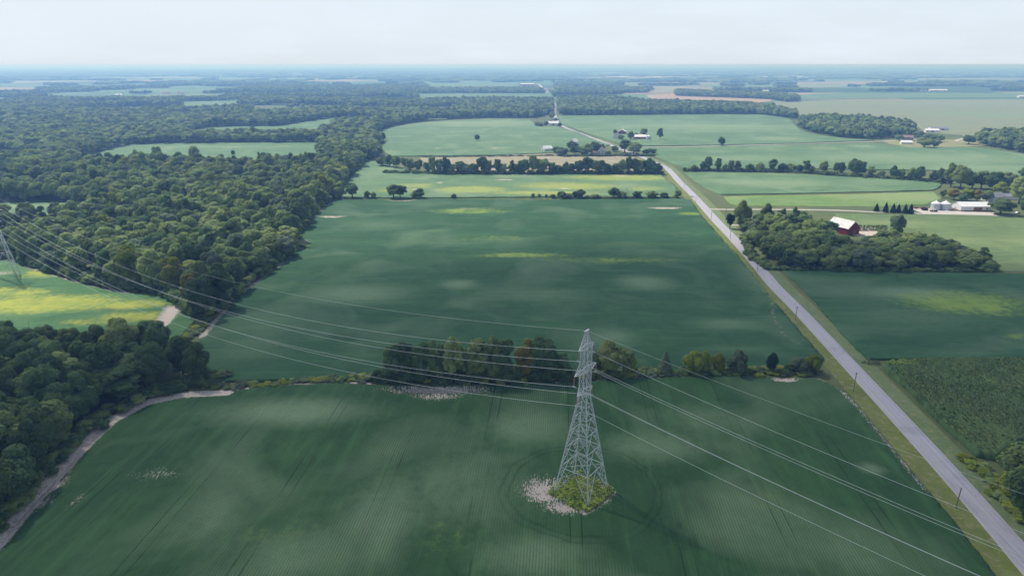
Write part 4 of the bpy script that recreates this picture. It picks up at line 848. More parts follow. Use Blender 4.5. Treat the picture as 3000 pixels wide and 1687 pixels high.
def scatter(name, label, cat, pts, variants):
    A = np.array(pts, dtype=np.float32); me = bpy.data.meshes.new(name); me.vertices.add(len(A)); me.vertices.foreach_set('co', A[:, :3].ravel())
    a = me.attributes.new('scl', 'FLOAT_VECTOR', 'POINT'); a.data.foreach_set('vector', np.stack([A[:, 3], A[:, 3], A[:, 4]], 1).ravel())
    a = me.attributes.new('rot', 'FLOAT_VECTOR', 'POINT'); a.data.foreach_set('vector', np.stack([0*A[:, 5], 0*A[:, 5], A[:, 5]], 1).ravel())
    a = me.attributes.new('vidx', 'INT', 'POINT'); a.data.foreach_set('value', A[:, 6].astype(np.int32)); me.update()
    o = link(name, me); tag(o, label, cat, kind='stuff')
    ng = bpy.data.node_groups.new(name, 'GeometryNodeTree'); ng.interface.new_socket('Geometry', in_out='INPUT', socket_type='NodeSocketGeometry'); ng.interface.new_socket('Geometry', in_out='OUTPUT', socket_type='NodeSocketGeometry')
    gi = ng.nodes.new('NodeGroupInput'); go = ng.nodes.new('NodeGroupOutput'); jn = ng.nodes.new('GeometryNodeJoinGeometry')
    def na(nm, ty):
        n = ng.nodes.new('GeometryNodeInputNamedAttribute'); n.data_type = ty; n.inputs['Name'].default_value = nm
        return [s_ for s_ in n.outputs if s_.enabled and s_.name == 'Attribute'][0]
    S = na('scl', 'FLOAT_VECTOR'); Rt = na('rot', 'FLOAT_VECTOR'); I = na('vidx', 'INT'); er = ng.nodes.new('FunctionNodeEulerToRotation'); ng.links.new(Rt, er.inputs[0])
    for k, vm in enumerate(variants):
        vo_ = bpy.data.objects.new(vm.name, vm)
        oi = ng.nodes.new('GeometryNodeObjectInfo'); oi.inputs['Object'].default_value = vo_; oi.inputs['As Instance'].default_value = True
        cp = ng.nodes.new('FunctionNodeCompare'); cp.data_type = 'INT'; cp.operation = 'EQUAL'
        ii = [s_ for s_ in cp.inputs if s_.enabled]; ng.links.new(I, ii[0]); ii[1].default_value = k
        ip = ng.nodes.new('GeometryNodeInstanceOnPoints'); ng.links.new(gi.outputs[0], ip.inputs['Points']); ng.links.new(cp.outputs[0], ip.inputs['Selection'])
        ng.links.new(oi.outputs['Geometry'], ip.inputs['Instance']); ng.links.new(er.outputs[0], ip.inputs['Rotation']); ng.links.new(S, ip.inputs['Scale']); ng.links.new(ip.outputs[0], jn.inputs[0])
    ng.links.new(jn.outputs[0], go.inputs[0]); md = o.modifiers.new('scatter', 'NODES'); md.node_group = ng; return o
scatter('woodland', 'unbroken woods reaching from behind the left wood to the horizon', 'woodland', P_, MID+FAR+CL)

# low growth: hedges and wood rims
Q = []
def brush(line, wd, h, dens, sz=1.0, mats=(0, 1, 2)):
    L_ = densify([GD(*p) for p in line], 2.0, 0, False)
    for x_, y_ in L_:
        for k in range(dens):
            s_ = nr.uniform(.6, 1.3)*sz; Q.append((x_+nr.normal(0, wd), y_+nr.normal(0, wd), -.1, s_*1.2, h*s_/5*nr.uniform(.7, 1.2), nr.uniform(0, 6.28), int(nr.choice(mats))))
brush([(530, 968), (600, 972), (700, 966), (800, 958), (950, 952)], 1.5, 2.3, 3, .55, (1, 2, 3))
brush([(530, 958), (560, 950)], 1.5, 3.5, 4, .8, (1, 3))
brush([(950, 952), (1200, 958), (1420, 950), (1600, 942), (1870, 938), (2060, 936)], 1.5, 2.8, 5, .65, (1, 2, 3, 0, 1))
brush([(960, 958), (1420, 952)], 1.5, 5, 2, .9, (0,))
brush([(970, 436), (1090, 438), (1300, 438.5), (1665, 437)], 2.2, 3.5, 2, 1.0, (0, 1))
brush([(880, 499), (1350, 499)], 1.0, 1.0, 1, .35, (0, 3)); brush([(1390, 499), (1710, 499)], 1.3, 2.0, 2, .6, (0, 1))
brush([(1722, 430), (1990, 433), (2380, 461)], 2.5, 3.5, 2, 1.0, (0, 1, 3))
brush([(1060, 394), (1270, 394), (1420, 391)], 2, 1.6, 1, .9, (0, 3)); brush([(1420, 394), (1640, 392)], 2, 3, 2, 1, (0, 3))
brush([(1930, 677), (2100, 682), (2300, 684), (2480, 683)], 1.2, 3.2, 3, .7, (0, 1)); brush([(1872, 600), (1885, 640), (1930, 677)], 1.0, 4.0, 3, .8, (0, 1))
brush([(-20, 1335), (60, 1250), (130, 1165), (200, 1095), (275, 1035), (365, 996), (455, 975), (530, 962)], 1.6, 3.8, 4, .8, (0, 1))
brush([(500, 800), (560, 778), (598, 730), (678, 674), (724, 640), (728, 610), (768, 557), (800, 522), (836, 501), (848, 480), (878, 440), (912, 409)], 1.8, 5, 3, 1.0, (0, 1))
brush([(490, 790), (430, 740), (290, 722), (225, 708), (130, 682), (40, 652)], 1.6, 5, 3, 1.0, (0, 1))
brush([(2480, 683), (2484, 672)], 1.5, 5, 4, 1.0, (0, 1)); brush([(470, 850), (500, 815), (520, 800)], 2.0, 1.8, 4, .6, (2, 3))
brush([(2440, 1160), (2500, 1215), (2540, 1265), (2576, 1310)], 1.2, 2.6, 4, .6, (1, 2)); brush([(2178, 912), (2215, 918)], .8, 1.4, 3, .4, (1, 3))
brush([(1985, 640), (2060, 660)], 6, 7, 2, 1.3, (0, 1))
SH = [crown('shrub_clump', 400+i, 900, .5, W=5, H=5, z0=.2, lobes=14, core=1, lr=(.3, .5), mat=M[mn]) for i, mn in enumerate(['leaf_deep', 'leaf', 'leaf_yellow', 'leaf_grey'])]
scatter('undergrowth', 'low tangled undergrowth along hedges and wood edges', 'undergrowth', Q, SH)

# weeds inside the pylon's feet
r = np.random.default_rng(5); feet = polyn([(1603, 1446), (1660, 1395), (1705, 1385), (1790, 1432), (1800, 1445), (1730, 1502), (1700, 1502)])
g_ = grid_pts(feet, .28, .5); n_ = len(g_); hgt = r.uniform(.5, 1.5, n_)*(.6+.7*vnoise(g_[:, 0], g_[:, 1], 2.5, 4))
pos = np.stack([g_[:, 0], g_[:, 1], hgt*.9], 1); V, F = leaf_quads(r, np.concatenate([pos, pos*[1, 1, .55]+[.1, .1, 0]]), r.normal(0, .5, (2*n_, 3))+[0, 0, .8], .42)
mw = leaf_mat('weed', (.09, .15, .03), (.14, .20, .04), (.20, .22, .05)); 
mm, t, b = newmat('weed_ground'); P = position(t); c = mixc(t, mr(t, noise(t, P, .5, 4, .6), .4, .6), (.16, .26, .06), (.38, .46, .08)); c = mixc(t, mr(t, noise(t, P, 2.2, 3, .7), .5, .75, 0, .6), c, (.52, .54, .11)); t.links.new(c, b.inputs['Base Color'])
wm = quads_mesh('weeds', [(V, F)], mm); tag(link('weeds', wm), 'yellow green weeds in the square between the pylon feet', 'weeds', kind='stuff')
# leaves of the corn crop and of the garden rows
cpg = poly([(2224, 926), (2240, 920), (2330, 916), (2576, 914), (2700, 912), (2750, 1100), (2560, 1115), (2500, 1155), (2455, 1145), (2372, 1075), (2292, 990), (2237, 945)])
g_ = grid_pts(cpg, .62, .35); a4 = R(4); uu = g_[:, 0]*math.cos(a4)-g_[:, 1]*math.sin(a4); du = np.round(uu/1.52)*1.52-uu; g_ = g_+np.stack([math.cos(a4)*du, -math.sin(a4)*du], 1)*.75
g_ = g_[vnoise(g_[:, 0], g_[:, 1], 4.0, 51)+.6*r.uniform(size=len(g_)) > .45]; n_ = len(g_); pos = np.stack([g_[:, 0], g_[:, 1], 2.15+.5*vnoise(g_[:, 0], g_[:, 1], 9, 52)+r.uniform(0, .45, n_)], 1)
V, F = leaf_quads(r, pos, r.normal(0, .8, (n_, 3))+[0, 0, .6], .6)
mc, t, b = newmat('corn_leaf'); P = position(t); c = mixc(t, mr(t, noise(t, P, .06, 4, .6), .38, .62), (.085, .165, .055), (.17, .20, .08)); c = mixc(t, mr(t, noise(t, P, 1.4, 2, .6), .5, .75, 0, .7), c, (.27, .28, .12)); t.links.new(c, b.inputs['Base Color'])
tag(link('corn_tassels', quads_mesh('corn_tassels', [(V, F)], mc)), 'drooping leaves and tassels topping the corn at the right edge', 'corn', kind='stuff')

# ------------------------------------------------------------------ pylons and wires
ARMS = [(44.4, 3.9), (37.8, 5.7), (31.5, 4.0)]; INS = 2.8; PEAK = 48.8
def half(z):
    if z < 30.5: return 5.6+(1.12-5.6)*z/30.5
    if z < 44.4: return 1.12
    return 1.12+(.22-1.12)*(z-44.4)/(PEAK-44.4)
def pylon(loc, rz, label):
    e = empty('pylon', (loc[0], loc[1], 0), rz); tag(e, label, 'pylon', 'pylons carrying the power line')
    cs = [(-1, -1), (1, -1), (1, 1), (-1, 1)]
    def pt(c_, z): h_ = half(z); return Vector((c_[0]*h_, c_[1]*h_, z))
    for c_ in cs:
        mb = MB(); mb.bar(pt(c_, 0), pt(c_, 30.5), .26, 4, .22); mb.bar(pt(c_, 30.5), pt(c_, 44.4), .2); mb.bar(pt(c_, 44.4), pt(c_, PEAK), .17)
        mb.box(c_[0]*5.6-.4, c_[0]*5.6+.4, c_[1]*5.6-.4, c_[1]*5.6+.4, -.1, .35); mb.build('leg', M['steel'], e)
    lv = [0, 8.5, 14.5, 19.5, 23.8, 27.4, 30.5]; mb = MB()
    for i in range(4):
        a, c_ = cs[i], cs[(i+1) % 4]
        for z0, z1 in zip(lv[:-1], lv[1:]):
            A0, B0, A1, B1 = pt(a, z0), pt(c_, z0), pt(a, z1), pt(c_, z1); mid = (A1+B1)/2
            mb.bar(A1, B1, .125); mb.bar(A0, mid, .115); mb.bar(B0, mid, .115)
            for X0, X1 in ((A0, A1), (B0, B1)):
                qm = (X0+mid)/2; lm = (X0+X1)/2; mb.bar(qm, lm, .075); mb.bar(qm, X1, .085)
                if z0 < 10:
                    mb.bar(X0.lerp(mid, .25), X0.lerp(X1, .25), .068); mb.bar(X0.lerp(mid, .25), lm, .068); mb.bar(X0.lerp(mid, .75), X0.lerp(X1, .75), .068); mb.bar(X0.lerp(mid, .75), X1, .068)
                elif z0 < 22: mb.bar(X0.lerp(mid, .72), X0.lerp(X1, .78), .06)
        z = 30.5; k = 0
        while z < 44.3:
            z1 = min(44.4, z+2.32); A0, B0, A1, B1 = pt(a, z), pt(c_, z), pt(a, z1), pt(c_, z1)
            mb.bar(A0, B1, .075); mb.bar(B0, A1, .075); mb.bar(A1, B1, .068); z = z1
        for z, z1 in ((44.4, 46.0), (46.0, 47.5), (47.5, PEAK)):
            mb.bar(pt(a, z), pt(c_, z1), .068); mb.bar(pt(a, z1), pt(c_, z1), .068); mb.bar(pt(c_, z), pt(a, z1), .068)
    for z in (8.5, 19.5, 30.5, 37.8, 44.4): mb.bar(pt(cs[0], z), pt(cs[2], z), .075); mb.bar(pt(cs[1], z), pt(cs[3], z), .075)
    mb.build('lattice_bracing', M['steel'], e)
    mb = MB(); mb.box(-1.0, 1.0, -.28, .28, PEAK, PEAK+.28); mb.build('peak_bracket', M['steel'], e)
    for z, L_ in ARMS:
        for s_ in (-1, 1):
            mb = MB(); h_ = half(z); tip = Vector((s_*L_, 0, z))
            lo = z-.0; up = min(z+1.9, 46.2)
            for yy in (-1, 1):
                mb.bar((s_*h_, yy*h_, z), tip, .17); mb.bar((s_*half(up), yy*half(up), up), tip, .085)
                p0 = Vector((s_*h_, yy*h_, z)); p1 = Vector((s_*half(up), yy*half(up), up))
                for f_ in (.35, .68): mb.bar(p0.lerp(tip, f_), p1.lerp(tip, f_), .06)
                mb.bar(p0.lerp(tip, .35), Vector((s_*h_, -yy*h_, z)).lerp(tip, .68), .06)
            mb.bar((s_*h_, -h_, z), (s_*h_, h_, z), .12); mb.build('crossarm', M['steel'], e)
            mb = MB(); pr = [(.03, z-.1)]
            for k in range(16): zz = z-.35-k*.135; pr += [(.05, zz), (.14, zz-.03), (.14, zz-.06), (.05, zz-.09)]
            pr.append((.03, z-INS+.1)); mb.lathe(pr, 8, (s_*L_, 0)); ins = mb.build('insulator', M['insul'], e)
            mb = MB(); mb.bar((s_*L_, -.5, z-INS), (s_*L_, .5, z-INS), .22); mb.bar((s_*L_, 0, z-INS+.3), (s_*L_, 0, z-INS-.15), .25); mb.build('wire_clamp', M['wire'], ins)
    return e
T2 = (-289, 373); T3 = (344, -94); ln = np.array(T2)-np.array(T3); RZ = math.atan2(ln[1], ln[0])-math.pi/2
pylon(TOWER, RZ, 'tall grey lattice pylon standing in the foreground crop')
pylon(T2, RZ, 'farther lattice pylon cut off by the left edge')
pylon(T3, RZ, 'next lattice pylon of the line beyond the right edge')
ax = np.array([math.cos(RZ), math.sin(RZ)])
def wire(off, z, sag, rad, label):
    vs = []; fs = []; n = 6; pts = []; T1 = (T2[0]+T2[0]-TOWER[0], T2[1]+T2[1]-TOWER[1])
    for A, B, sg, k0 in ((T1, T2, sag[0], 24), (T2, TOWER, sag[0], 0), (TOWER, T3, sag[1], 0)):
        A = np.array(A)+ax*off; B = np.array(B)+ax*off
        for k in range(k0, 48):
            s_ = k/48; q = A+(B-A)*s_; pts.append(Vector((q[0], q[1], z-4*sg*s_*(1-s_))))
    q = np.array(T3)+ax*off; pts.append(Vector((q[0], q[1], z)))
    u = Vector((ax[0], ax[1], 0)); up = Vector((0, 0, 1))
    for p in pts:
        for i in range(n): a = 2*math.pi*i/n; vs.append(p+u*math.cos(a)*rad+up*math.sin(a)*rad)
    for k in range(len(pts)-1):
        for i in range(n): j = (i+1) % n; fs.append((k*n+i, k*n+j, (k+1)*n+j, (k+1)*n+i))
    o = link('conductor_wire', mesh('conductor_wire', vs, fs, M['wire'], True)); tag(o, label, 'wire', 'wires strung between the pylons')
wire(0, PEAK+.1, (14, 12), .024, 'thin ground wire over the peaks of the pylons')
for (z, L_), nm in zip(ARMS, ('top', 'middle', 'bottom')):
    wire(L_, z-INS, (18, 15.7), .038, 'power wire hanging from the %s crossarm on the far side of the pylon' % nm)
    wire(-L_, z-INS, (18, 15.7), .038, 'power wire hanging from the %s crossarm on the near side of the pylon' % nm)

# utility poles along the road
for i, (x, yb, yt, lb) in enumerate([(2800, 1487, 1430, 'nearest leaning utility pole beside the road at lower right'), (2500, 1146, 1090, 'utility pole beside the road near the end of the hedge'), (2330, 938, 897, 'utility pole beside the road right of the middle field'),
        (2219, 791, 771, 'utility pole beside the road opposite the barn wood corner'), (2139, 700, 683, 'utility pole beside the road below the short driveway'), (2083, 644, 625, 'utility pole with a crossarm opposite the farm drive'),
        (2038, 595, 578, 'utility pole beside the parked car stretch of road'), (2004, 551, 541, 'small utility pole near the last tree of the thin row'), (1957, 497, 489, 'farthest utility pole at the road bend'), (2124, 650, 608, 'tall utility pole on the grass between the road and the barn wood'),
        (2587, 404, 391, 'utility pole in front of the dark wood by the far house')]):
    b_ = G(x, yb); h_ = min(11, max(6.5, top_h(b_, yt))); e = empty('utility_pole', (b_[0], b_[1], 0), .1*i); tag(e, lb, 'utility pole', 'utility poles')
    mb = MB(); mb.bar((0, 0, -.3), (.25 if i == 0 else .05, 0, h_), .25, 8, .18); mb.build('post', M['pole'], e)
    if i in (1, 2, 3, 4, 5, 9): mb = MB(); mb.bar((-.9, 0, h_-.6), (.9, 0, h_-.6), .12); mb.build('crossarm', M['pole'], e)
    for s_ in (-.15, .15): mb = MB(); mb.lathe([(.02, h_-.25), (.07, h_-.2), (.07, h_-.1), (.03, h_-.05)], 6, (s_, 0)); mb.build('insulator', M['insul'], e)
b_ = G(2543, 1068); e = empty('broken_post', (b_[0], b_[1], 0)); tag(e, 'dark broken post with vines at the corn corner beside the road', 'post')
mb = MB(); mb.bar((0, 0, -.2), (.05, 0, 2.6), .5, 7, .42); mb.bar((.05, 0, 2.6), (.1, .05, 3.3), .42, 7, .1); mb.build('post', M['pole'], e)
mb = MB(); mb.box(-.5, .5, -.08, .08, 1.9, 2.6); mb.build('board', M['pole'], e)

# ------------------------------------------------------------------ buildings
def building(name, label, cat, c, yaw, L, W, wh, rh, wall='white', roof='white_roof', doors=(), windows=(), over=.4, trim=None, group=None, lean=None, chim=None):
    """ridge along local x; L long, W deep. doors/windows: (side, pos, width, z0, z1, material) side f/b/l/r"""
    e = empty(name, (c[0], c[1], 0), R(yaw)); tag(e, label, cat, group)
    x, y = L/2, W/2; mb = MB()
    mb.add([(-x, -y, -.2), (x, -y, -.2), (x, y, -.2), (-x, y, -.2), (-x, -y, wh), (x, -y, wh), (x, y, wh), (-x, y, wh), (-x, 0, rh), (x, 0, rh)],
           [(0, 1, 5, 4), (2, 3, 7, 6), (1, 2, 6, 9, 5), (3, 0, 4, 8, 7)]); mb.build('wall', M[wall], e)
    sl = (rh-wh)/y; o_ = over; mb = MB()
    for s_ in (-1, 1):
        a = [(-x-o_, s_*(y+o_), wh-sl*o_), (x+o_, s_*(y+o_), wh-sl*o_), (x+o_, 0, rh+.0), (-x-o_, 0, rh+.0)]
        up = [(p[0], p[1], p[2]+.18) for p in a]; dn = [(p[0], p[1], p[2]+.03) for p in a]
        mb.add(up+dn, [(0, 1, 2, 3), (7, 6, 5, 4), (0, 4, 5, 1), (1, 5, 6, 2), (3, 7, 4, 0)])
    rf = mb.build('roof', M[roof], e)
    if chim: mb = MB(); mb.box(chim-.4, chim+.4, -.4, .4, rh-.5, rh+1.2); mb.build('chimney', M['brown_wall'], rf)
    if trim: mb = MB(); mb.box(-x-.04, x+.04, -y-.04, y+.04, -.1, .7); mb.build('base_trim', M[trim], e)
    def panel(nm, side, p, w_, z0, z1, mt):
        mb = MB(); d = .07 if nm == 'door' else .05
        if side == 'f': mb.box(p-w_/2, p+w_/2, -y-d-.01, -y+.02, z0, z1)
        elif side == 'b': mb.box(p-w_/2, p+w_/2, y-.02, y+d, z0, z1)
        elif side == 'l': mb.box(-x-d, -x+.02, p-w_/2, p+w_/2, z0, z1)
        else: mb.box(x-.02, x+d, p-w_/2, p+w_/2, z0, z1)
        mb.build(nm, M[mt], e)
    for q in doors: panel('door', *q)
    for q in windows: panel('window', *q)
    for q in [(c[0], c[1])]: taken.append((q[0], q[1], max(L, W)/2))
    return e
cb = np.array(G(2499, 688)); rd = np.array([-7.8, 15.7]); rd /= np.hypot(*rd); ctr = cb+rd*8.7
building('barn', 'red wooden barn with a rusty white metal roof inside the small wood', 'barn', ctr, math.degrees(math.atan2(rd[1], rd[0])), 17.5, 12, 5.0, 9.6, 'red_barn', 'barn_roof' if 'barn_roof' in M else 'white_roof',
         doors=[('l', -.5, 3.4, 0, 3.4, 'brown_wall')], windows=[('l', 0, 1.0, 6.3, 7.4, 'glass')])
c_ = G(2858, 619); building('shed', 'long white metal shed with brown sliding doors beside the grain bins', 'shed', (c_[0], c_[1]+6), -1, 25, 12.5, 4.0, 6.6, 'white', 'white_roof', doors=[('f', -.2, 3.3, 0, 3.3, 'brown_wall'), ('f', 3.3, 3.3, 0, 3.3, 'brown_wall'), ('l', 1, 1.0, 0, 2.1, 'grey_roof')], windows=[('f', 9, 1.2, 1.4, 2.4, 'glass')], trim='red_trim')
def grain_bin(x, yb, wpx, label, wh=5.2):
    b_ = G(x, yb); r_ = wpx*mpp(b_)/2; b_ = (b_[0], b_[1]+r_); e = empty('grain_bin', (b_[0], b_[1], 0)); tag(e, label, 'grain bin', 'grain bins')
    mb = MB(); pr = [(r_, 0)]; z = 0
    while z < wh: pr += [(r_, z+.30), (r_+.05, z+.38), (r_+.05, z+.5), (r_, z+.58)]; z += .6
    pr.append((r_, wh)); mb.lathe(pr, 32); mb.build('bin_wall', M['bin'], e)
    mb = MB(); mb.lathe([(r_+.15, wh-.05), (r_*.55, wh+r_*.28), (.45, wh+r_*.56), (.45, wh+r_*.56+.35), (.02, wh+r_*.56+.45)], 32); rf = mb.build('roof', M['white_roof'], e)
    mb = MB(); mb.box(-.4, .4, -r_-.12, -r_+.05, .4, 1.9); mb.build('door', M['steel'], e)
    mb = MB()
    for s_ in (-.22, .22): mb.bar((r_*.7+s_, -r_*.78, 0), (r_*.7+s_, -r_*.78, wh), .06)
    for k in range(12): mb.bar((r_*.7-.22, -r_*.78, .4+k*.4), (r_*.7+.22, -r_*.78, .4+k*.4), .04)
    mb.build('ladder', M['steel'], e); taken.append((b_[0], b_[1], r_)); return e
M['bin'] = plain('galvanised_bin', (.50, .54, .58), .4, .35, .05, .4, .5)
grain_bin(2747, 616, 26, 'left grain bin with white conical roof beside the white shed'); grain_bin(2776, 617, 28, 'right grain bin touching the white shed')
grain_bin(1901, 411, 14, 'lone white grain bin right of the far brown shed', 5.5)
c_ = G(2909, 588); building('house', 'house with a blue grey shingle roof behind the white shed', 'house', (c_[0], c_[1]), 20, 16, 11, 4.2, 7.4, 'grey_wall' if 'grey_wall' in M else 'white', 'grey_roof', windows=[('f', -4, 1.2, 1.2, 2.4, 'glass'), ('f', 2, 1.2, 1.2, 2.4, 'glass')], doors=[('f', 5, 1, 0, 2.1, 'brown_wall')])
c_ = G(2955, 583); building('garage', 'low grey roofed garage behind the big round evergreen', 'garage', (c_[0], c_[1]), 5, 14, 9, 2.9, 5.0, 'white', 'grey_roof', doors=[('f', 2, 3, 0, 2.2, 'white')])
# farmstead by the road with the white house
c_ = G(1762, 453); building('farmhouse', 'white farmhouse with steep gable left of the road', 'house', c_, 80, 14, 9.5, 6.0, 10.5, 'white', 'grey_roof', windows=[('l', -2, 1, 1.2, 2.8, 'glass'), ('l', 2, 1, 1.2, 2.8, 'glass'), ('l', -2, 1, 4, 5.4, 'glass'), ('l', 2, 1, 4, 5.4, 'glass'), ('l', 0, .8, 7, 8, 'glass')], chim=2)
c_ = G(1742, 454); building('porch_wing', 'low white wing beside the steep white farmhouse', 'house', (c_[0], c_[1]), 0, 12, 8, 3.2, 5.8, 'white', 'brown_roof', windows=[('f', -3, 1, 1, 2.2, 'glass'), ('f', 2, 1, 1, 2.2, 'glass')], doors=[('f', -.5, 1, 0, 2.1, 'brown_wall')])
c_ = G(1736, 447); building('tower_house', 'tall narrow white outbuilding left of the farmhouse', 'house', (c_[0], c_[1]+8), 0, 7, 7, 8.5, 10.8, 'white', 'white_roof', windows=[('f', -1.5, .8, 5, 6.4, 'glass'), ('f', 1.5, .8, 5, 6.4, 'glass')])
c_ = G(1602, 443); building('barn', 'small white barn standing alone left of the farmhouse clump', 'barn', c_, 25, 13, 10, 4.0, 7.4, 'white', 'white_roof', doors=[('l', 0, 2.4, 0, 2.8, 'glass')])
c_ = G(1681, 430); building('barn', 'white barn roof showing above the farmhouse trees', 'barn', c_, 60, 14, 9, 7.5, 11.5, 'white', 'white_roof', windows=[('l', 0, 1, 8.5, 9.5, 'glass')])
# farmstead beyond the road
c_ = G(1823, 393); building('barn', 'far shed with white gable roof and dark open front right of the road', 'shed', c_, 75, 12, 13, 4.6, 8.0, 'brown_wall', 'white_roof', doors=[('l', -2.6, 4, 0, 3.8, 'glass'), ('l', 2.6, 4, 0, 3.8, 'glass')])
c_ = G(1806, 405); building('farmhouse', 'far pale house with a grey gable roof right of the road', 'house', c_, 70, 12, 9, 5.5, 9.0, 'white', 'grey_roof', windows=[('l', -2, 1, 1.2, 2.5, 'glass'), ('l', 2, 1, 1.2, 2.5, 'glass'), ('l', 0, 1, 4.4, 5.8, 'glass')])
c_ = G(1876, 409); building('shed', 'far brown shed with a bright white roof right of the road', 'shed', (c_[0], c_[1]+6), -1, 20, 12, 4.2, 7.0, 'brown_wall', 'white_roof', doors=[('f', 3, 4, 0, 3.6, 'brown_roof')])
c_ = G(1621, 368); building('shed', 'far white roofed shed among bushes beside the straight road', 'shed', (c_[0], c_[1]+5), 0, 20, 12, 4.5, 8.0, 'white', 'white_roof', doors=[('f', 0, 4, 0, 3.6, 'grey_roof')])
c_ = G(1570, 338); building('house', 'far white house half hidden at the edge of the central wood', 'house', c_, 30, 16, 11, 5.5, 10, 'white', 'white_roof', windows=[('f', 0, 1.5, 1.5, 3, 'glass')])
# far house on the right
c_ = G(2658, 412); building('house', 'far two storey house with a brown roof by the dry lawn', 'house', c_, -25, 15, 10, 5.5, 8.5, 'brown_roof', 'brown_roof', windows=[('f', -4, 1.2, 1, 2.4, 'glass'), ('f', 4, 1.2, 1, 2.4, 'glass'), ('f', 0, 1.2, 3.6, 5, 'glass')], chim=4)
c_ = G(2654, 422); building('shed', 'far small shed with pale blue white roof before the brown roofed house', 'shed', c_, -15, 15, 9, 3.0, 5.4, 'white', 'white_roof', doors=[('r', 0, 3, 0, 2.4, 'glass')])
c_ = G(2728, 388); building('shed', 'far white shed partly hidden by trees on the plain', 'shed', c_, -10, 22, 12, 4, 6.5, 'white', 'white_roof', doors=[('f', 0, 4, 0, 3.4, 'grey_roof')])
c_ = G(2748, 383); building('shed', 'far long grey roofed shed behind the white shed on the plain', 'shed', (c_[0]+4, c_[1]+8), -8, 30, 14, 4, 6.5, 'white', 'grey_roof', doors=[('f', 6, 4, 0, 3.4, 'brown_wall')])
# specks of farms towards the horizon
far_b = [(2702, 269, 26, 'long low white shed left of its twins on the far green field', 0), (2734, 268, 30, 'white shed in the middle of the three on the far green field', 0), (2760, 268, 34, 'white shed at the right of the three on the far green field', 0), (2992, 287, 30, 'white roofed shed at the right edge on the plain', 0),
         (2590, 243, 22, 'bright white barn among distant trees right of the tan field', 0), (2238, 228, 26, 'distant white gable building near the upper right woods', 0), (2342, 231, 14, 'distant narrow white tower like building', 9), (2358, 231, 26, 'distant wide white shed beside the narrow building', 0), (2243, 219, 22, 'faint distant white roof above the upper right woods', 0),
         (2183, 211, 20, 'very faint white roof near the horizon right of centre', 0), (2153, 241, 16, 'white speck of a house by the distant tan strip', 0), (2243, 270, 22, 'white roof at the wood edge above the far green field', 0), (1493, 273, 36, 'pair mate white shed left in the strip before the central wood', 0), (1517, 273, 26, 'smaller white shed right in the strip before the central wood', 0),
         (1826, 228, 26, 'distant white farm building above the far green strip', 0), (1925, 229, 30, 'distant bright white barn right of the straight road', 0), (422, 293, 34, 'pale roofed shed in the far left meadow', 0), (718, 293, 32, 'white roofed shed at the wood edge by the far left field', 0), (488, 276, 26, 'brown roofed farm building in the far left meadow', 0),
         (532, 276, 26, 'second brown roofed farm building in the far left meadow', 0), (216, 290, 34, 'long pale roof among the far left trees', 0), (348, 283, 24, 'small pale house in the far left meadow', 0), (2, 315, 34, 'white roof cut by the left edge in the far woods', 0), (968, 274, 20, 'white speck of a house in the left woods', 0), (1826, 262, 22, 'white roof by the central right woods', 0), (2786, 243, 20, 'faint pale roof in the far right woods', 0)]
for i, (x, y, wpx, lb, tall) in enumerate(far_b):
    c_ = G(x, y); L_ = wpx*mpp(c_)*.75; brn = 'brown roofed' in lb; opens.append([(c_[0]-L_, c_[1]-60), (c_[0]+L_, c_[1]-60), (c_[0]+L_, c_[1]+L_), (c_[0]-L_, c_[1]+L_)])
    building('shed' if not tall else 'silo_house', lb, 'building', c_, (i*37) % 30-15, L_, L_*.45, 5+tall, 9+tall, 'white', 'brown_wall' if brn else 'white_roof', doors=[('f', L_*.15, 4, 0, 4, 'grey_roof')])
c_ = G(1545, 251); building('barn', 'distant long orange sided barn with white roof on the bright green field', 'barn', c_, 2, 80, 24, 7, 12, 'brown_wall', 'white_roof', doors=[('f', 5, 6, 0, 5, 'glass')])

# vehicles and farm machinery
def car(loc, rz, label, paint='car_paint'):
    e = empty('parked_car', (loc[0], loc[1], .05), rz); tag(e, label, 'car')
    pf = [(-2.2, .35), (-2.25, .8), (-1.9, .95), (-1.2, 1.02), (-.7, 1.45), (1.0, 1.47), (1.6, 1.0), (2.15, .92), (2.25, .5), (2.2, .35)]; n = len(pf)
    mb = MB(); mb.add([(p[0], -.88 if p[1] < 1.1 else -.7, p[1]) for p in pf]+[(p[0], .88 if p[1] < 1.1 else .7, p[1]) for p in pf], [tuple(range(n)), tuple(range(2*n-1, n-1, -1))]+[(i, n+i, n+(i+1) % n, (i+1) % n) for i in range(n)]); mb.build('body', M[paint], e)
    mb = MB(); mb.add([(-.68, -.72, 1.42), (-1.15, -.8, 1.04), (-1.15, .8, 1.04), (-.68, .72, 1.42)], [(0, 1, 2, 3)]); 
    mb.box(-.6, .95, -.80, .80, 1.06, 1.38); mb.build('window', M['glass'], e)
    for sx in (-1.4, 1.4):
        for sy in (-.82, .82): mb = MB(); mb.bar((sx, sy-.1, .33), (sx, sy+.1, .33), .92, 14); mb.build('wheel', M['black'], e)
    return e
g_ = G(2029, 578); c1 = car((162.0, 618), math.radians(88), 'small silver car on the left side of the road'); c1.location = (G(2028, 577)[0], G(2028, 577)[1], .15)
c_ = G(2980, 626); car(c_, .3, 'white and red car beside the dark tree at the right edge')
def wheels(e, xs, ys, r_):
    for x_ in xs:
        for y_ in ys: mb = MB(); mb.bar((x_, y_-.14, r_), (x_, y_+.14, r_), r_*2.8, 12); mb.build('wheel', M['black'], e)
c_ = G(2709, 616); e = empty('tractor', (c_[0], c_[1], .1), .4); tag(e, 'red tractor parked in the gravel yard left of the grain bins', 'tractor')
